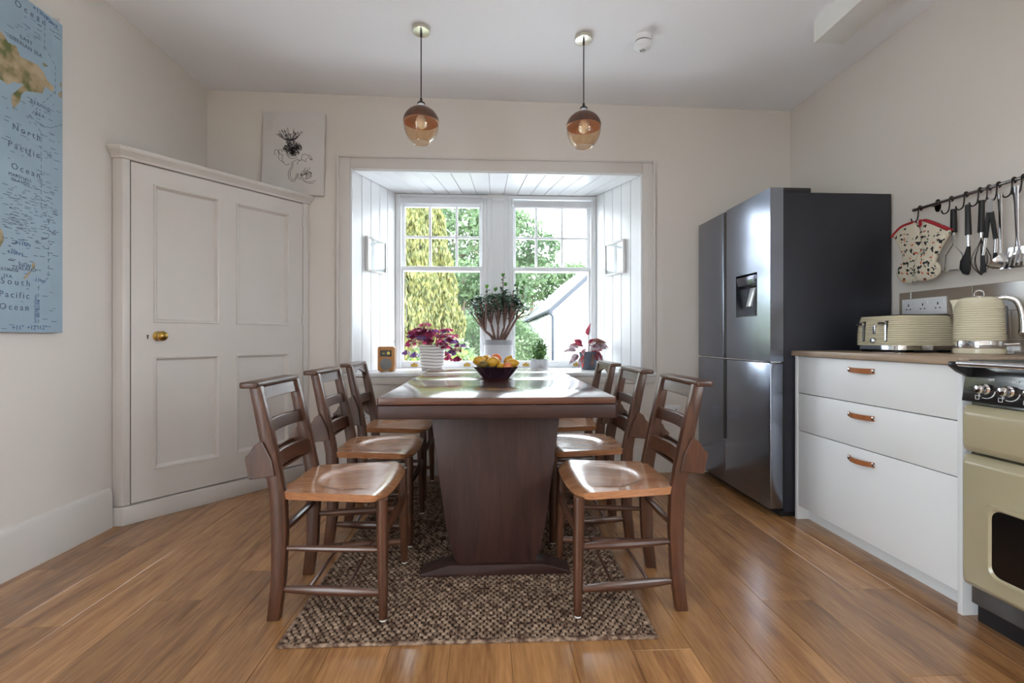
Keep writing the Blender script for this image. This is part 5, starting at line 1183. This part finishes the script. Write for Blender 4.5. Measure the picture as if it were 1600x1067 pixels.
def trunkbm(h, r, branches=6, spread=2., lo=.4):
    q = bm_(); tube(q, smoothpath([(0, 0, 0), (.06 * h * .1, 0, h * .35), (-.05, 0.05, h * .7), (0, 0, h)], 4), [r * (1 - .7 * k / 12) for k in range(13)], 8)
    for k in range(branches):
        a = k * 2.4; z = h * (lo + (.55) * k / branches); tube(q, smoothpath([(0, 0, z), (spread * .5 * math.cos(a), spread * .5 * math.sin(a), z + .2 * spread), (spread * math.cos(a), spread * math.sin(a), z + .6 * spread)], 3), [r * .4, r * .36, r * .32, r * .25, r * .2, r * .14, r * .08], 6)
    return q
def tree(name, label, loc, h, r, blobs, n, size, m, group='trees in the garden'):
    t = thing(name, label, 'tree', loc, 0, group); obj('trunk', trunkbm(h, r, 7, max(b_[3] for b_ in blobs) * .8), M_TRUNK, t); P = []
    tot = sum(b_[3] ** 2 for b_ in blobs)
    for bx_, by_, bz_, br_ in blobs:
        k = int(n * br_ ** 2 / tot); v = rng.normal(size=(k, 3)); v /= np.linalg.norm(v, axis=1)[:, None]; rr_ = br_ * (.55 + .45 * rng.random((k, 1)) ** .5) * (1 + .18 * np.sin(v[:, :1] * 9) * np.sin(v[:, 1:2] * 8 + v[:, 2:] * 7)); P.append(v * rr_ * np.array([[1, 1, .85]]) + np.array([[bx_, by_, bz_]]))
    leafcloud('foliage', np.concatenate(P), size, m, t); return t
M_L1 = leafmat('leaf_green', (.04, .085, .034), (.125, .19, .085), .5, 1.2, .4); M_L2 = leafmat('leaf_pale', (.065, .12, .05), (.165, .235, .115), .5, 1.0, .4); M_L3 = leafmat('leaf_lime', (.09, .14, .02), (.18, .22, .04), .5, 2.0, .4); M_L4 = leafmat('leaf_deep', (.025, .06, .025), (.075, .125, .055), .5, 1.5, .3)
M_GOLD = leafmat('golden_conifer', (.07, .09, .022), (.28, .265, .085), .6, 9.0, .3)
# golden conifer
t = thing('golden_conifer', 'tall golden conifer close outside the window', 'tree', (-2.35, 12, -.14)); obj('trunk', lathe(bm_(), [(0, 0), (.22, 0), (.14, 3), (.03, 7.0), (0, 7.1)], 10), M_TRUNK, t)
n = 90000; z = 7.4 * (1 - np.sqrt(1 - rng.random(n) * .999)); z = rng.random(n) * 7.3; a = rng.random(n) * 2 * PI; rad = 1.75 * (1 - (z / 7.6) ** 1.5) ** .9 + .05; rad = np.where(z < .9, rad * (.75 + .28 * z), rad); rad = rad * (1 + .05 * np.sin(a * 11 + np.sin(z * 1.7) * 2) + .04 * np.sin(z * 5 + a * 5)); rr_ = rad * (.80 + .22 * rng.random(n) ** .6)
leafcloud('foliage', np.stack([rr_ * np.cos(a), rr_ * np.sin(a), z], 1), .055, M_GOLD, t, 1.7, .8)
zz_ = [0.3, .9, 2, 3, 4, 5, 6, 6.8]; obj('inner_boughs', lathe(bm_(), [(0, .25)] + [((1.75 * (1 - (q_ / 7.6) ** 1.5) ** .9 + .05) * .8 * (1 if q_ > .5 else .8), q_) for q_ in zz_] + [(0, 7.1)], 24), M_GOLD, t)
tree('beech_tree', 'broad green tree behind the golden conifer', (-1.6, 26, .1), 6.5, .28, [(0, 0, 6.0, 2.6), (1.8, .5, 5.0, 1.9), (-2, 0, 5.2, 2.2), (.6, 0, 8, 2.2), (1.9, 0, 7.2, 1.5)], 9000, .15, M_L2)
tree('ash_tree', 'leafy tree whose branches reach over the yard beside the white house', (.3, 13.5, -.14), 4.4, .12, [(.5, 0, 3.9, .85), (1.2, 0, 3.6, .55), (.1, .2, 4.5, .8), (.8, 0, 3.0, .5), (1.55, 0, 3.75, .28), (.0, 0, 3.2, .6)], 2600, .085, M_L1)
tree('hill_tree', 'pale tree on the slope behind the white house', (4.6, 50, 2.5), 5.5, .25, [(0, 0, 4.5, 3.0), (2.8, 0, 4.2, 2.4), (-2.5, 0, 4.0, 2.6), (5, 0, 4.6, 2.2)], 6000, .24, M_L2)
tree('round_tree', 'rounded tree on the slope left of the white house roof', (-.6, 38, 1.3), 4, .25, [(0, 0, 3.6, 2.6), (-2.8, 0, 3.8, 2.6), (2.2, 0, 3.2, 2.0), (-5.5, 0, 4.2, 2.8)], 6000, .22, M_L1)
tree('lawn_tree', 'dark trunked tree on the lawn behind the shrubs', (-1.0, 20.5, -.1), 3.6, .16, [(0, 0, 3.4, 1.2), (.8, 0, 3.0, .8), (-.8, 0, 3.2, .9)], 3000, .11, M_L1)
def bush(label, loc, r, h, n, size, m, group='shrubs outside the window'):
    t = thing('garden_shrub', label, 'shrub', loc, 0, group); q = bm_()
    for k in range(6): aa = k * 1.05; tube(q, [(0, 0, 0), (r * .5 * math.cos(aa), r * .5 * math.sin(aa), h * .7)], [.02, .008], 5)
    obj('stems', q, M_TRUNK, t); v = rng.normal(size=(n, 3)); v /= np.linalg.norm(v, axis=1)[:, None]; v[:, 2] = np.abs(v[:, 2]); k = .6 + .42 * rng.random((n, 1)) ** .6; k *= 1 + .12 * np.sin(v[:, :1] * 7 + loc[0]) * np.cos(v[:, 1:2] * 6)
    leafcloud('foliage', v * k * np.array([[r, r, h]]), size, m, t); return t
bush('bright lime green shrub just below the window', (-.52, 6.3, -.14), .75, .92, 2600, .055, M_L3)
bush('green shrub growing beside the golden conifer', (-.75, 9.2, -.14), .95, 1.0, 2600, .06, M_L2)
bush('tall mid-green shrub behind the jade plant', (-.2, 15.2, -.14), 1.2, 2.0, 3000, .075, M_L1)
bush('broad dark shrub at the far edge of the lawn', (-1.9, 18, -.14), 1.8, 1.8, 3000, .09, M_L4)
bush('pale shrub at the edge of the gravel yard', (1.0, 19, -.14), 1.3, 1.9, 3000, .09, M_L2)
bush('dense green shrub in front of the white house wall', (.75, 26, .1), 1.6, 2.4, 3000, .12, M_L1)
bush('spreading shrub under the hill trees', (-1.9, 31, .5), 2.4, 2.6, 3600, .13, M_L2)
bush('dark low shrub at the conifer foot', (-2.9, 8.3, -.14), 1.0, .8, 2200, .06, M_L4)
for k, (x, y) in enumerate(((1.55, 17.3), (2.12, 16.8), (2.3, 17.9))):
    q = bm_(); sphere(q, (0, 0, .1), .26 - .03 * k, 12, 8, (1.2, 1, .7)); o = obj('boulder', q, mat('boulder_stone', (.14, .14, .14), .9, var=.15, bump=.6, bscale=12), None, loc=(x, y, -.14)); tag(o, ('largest', 'middle-sized', 'smallest')[k] + ' of three rounded boulders by the gravel yard', 'boulder', 'boulders by the yard')
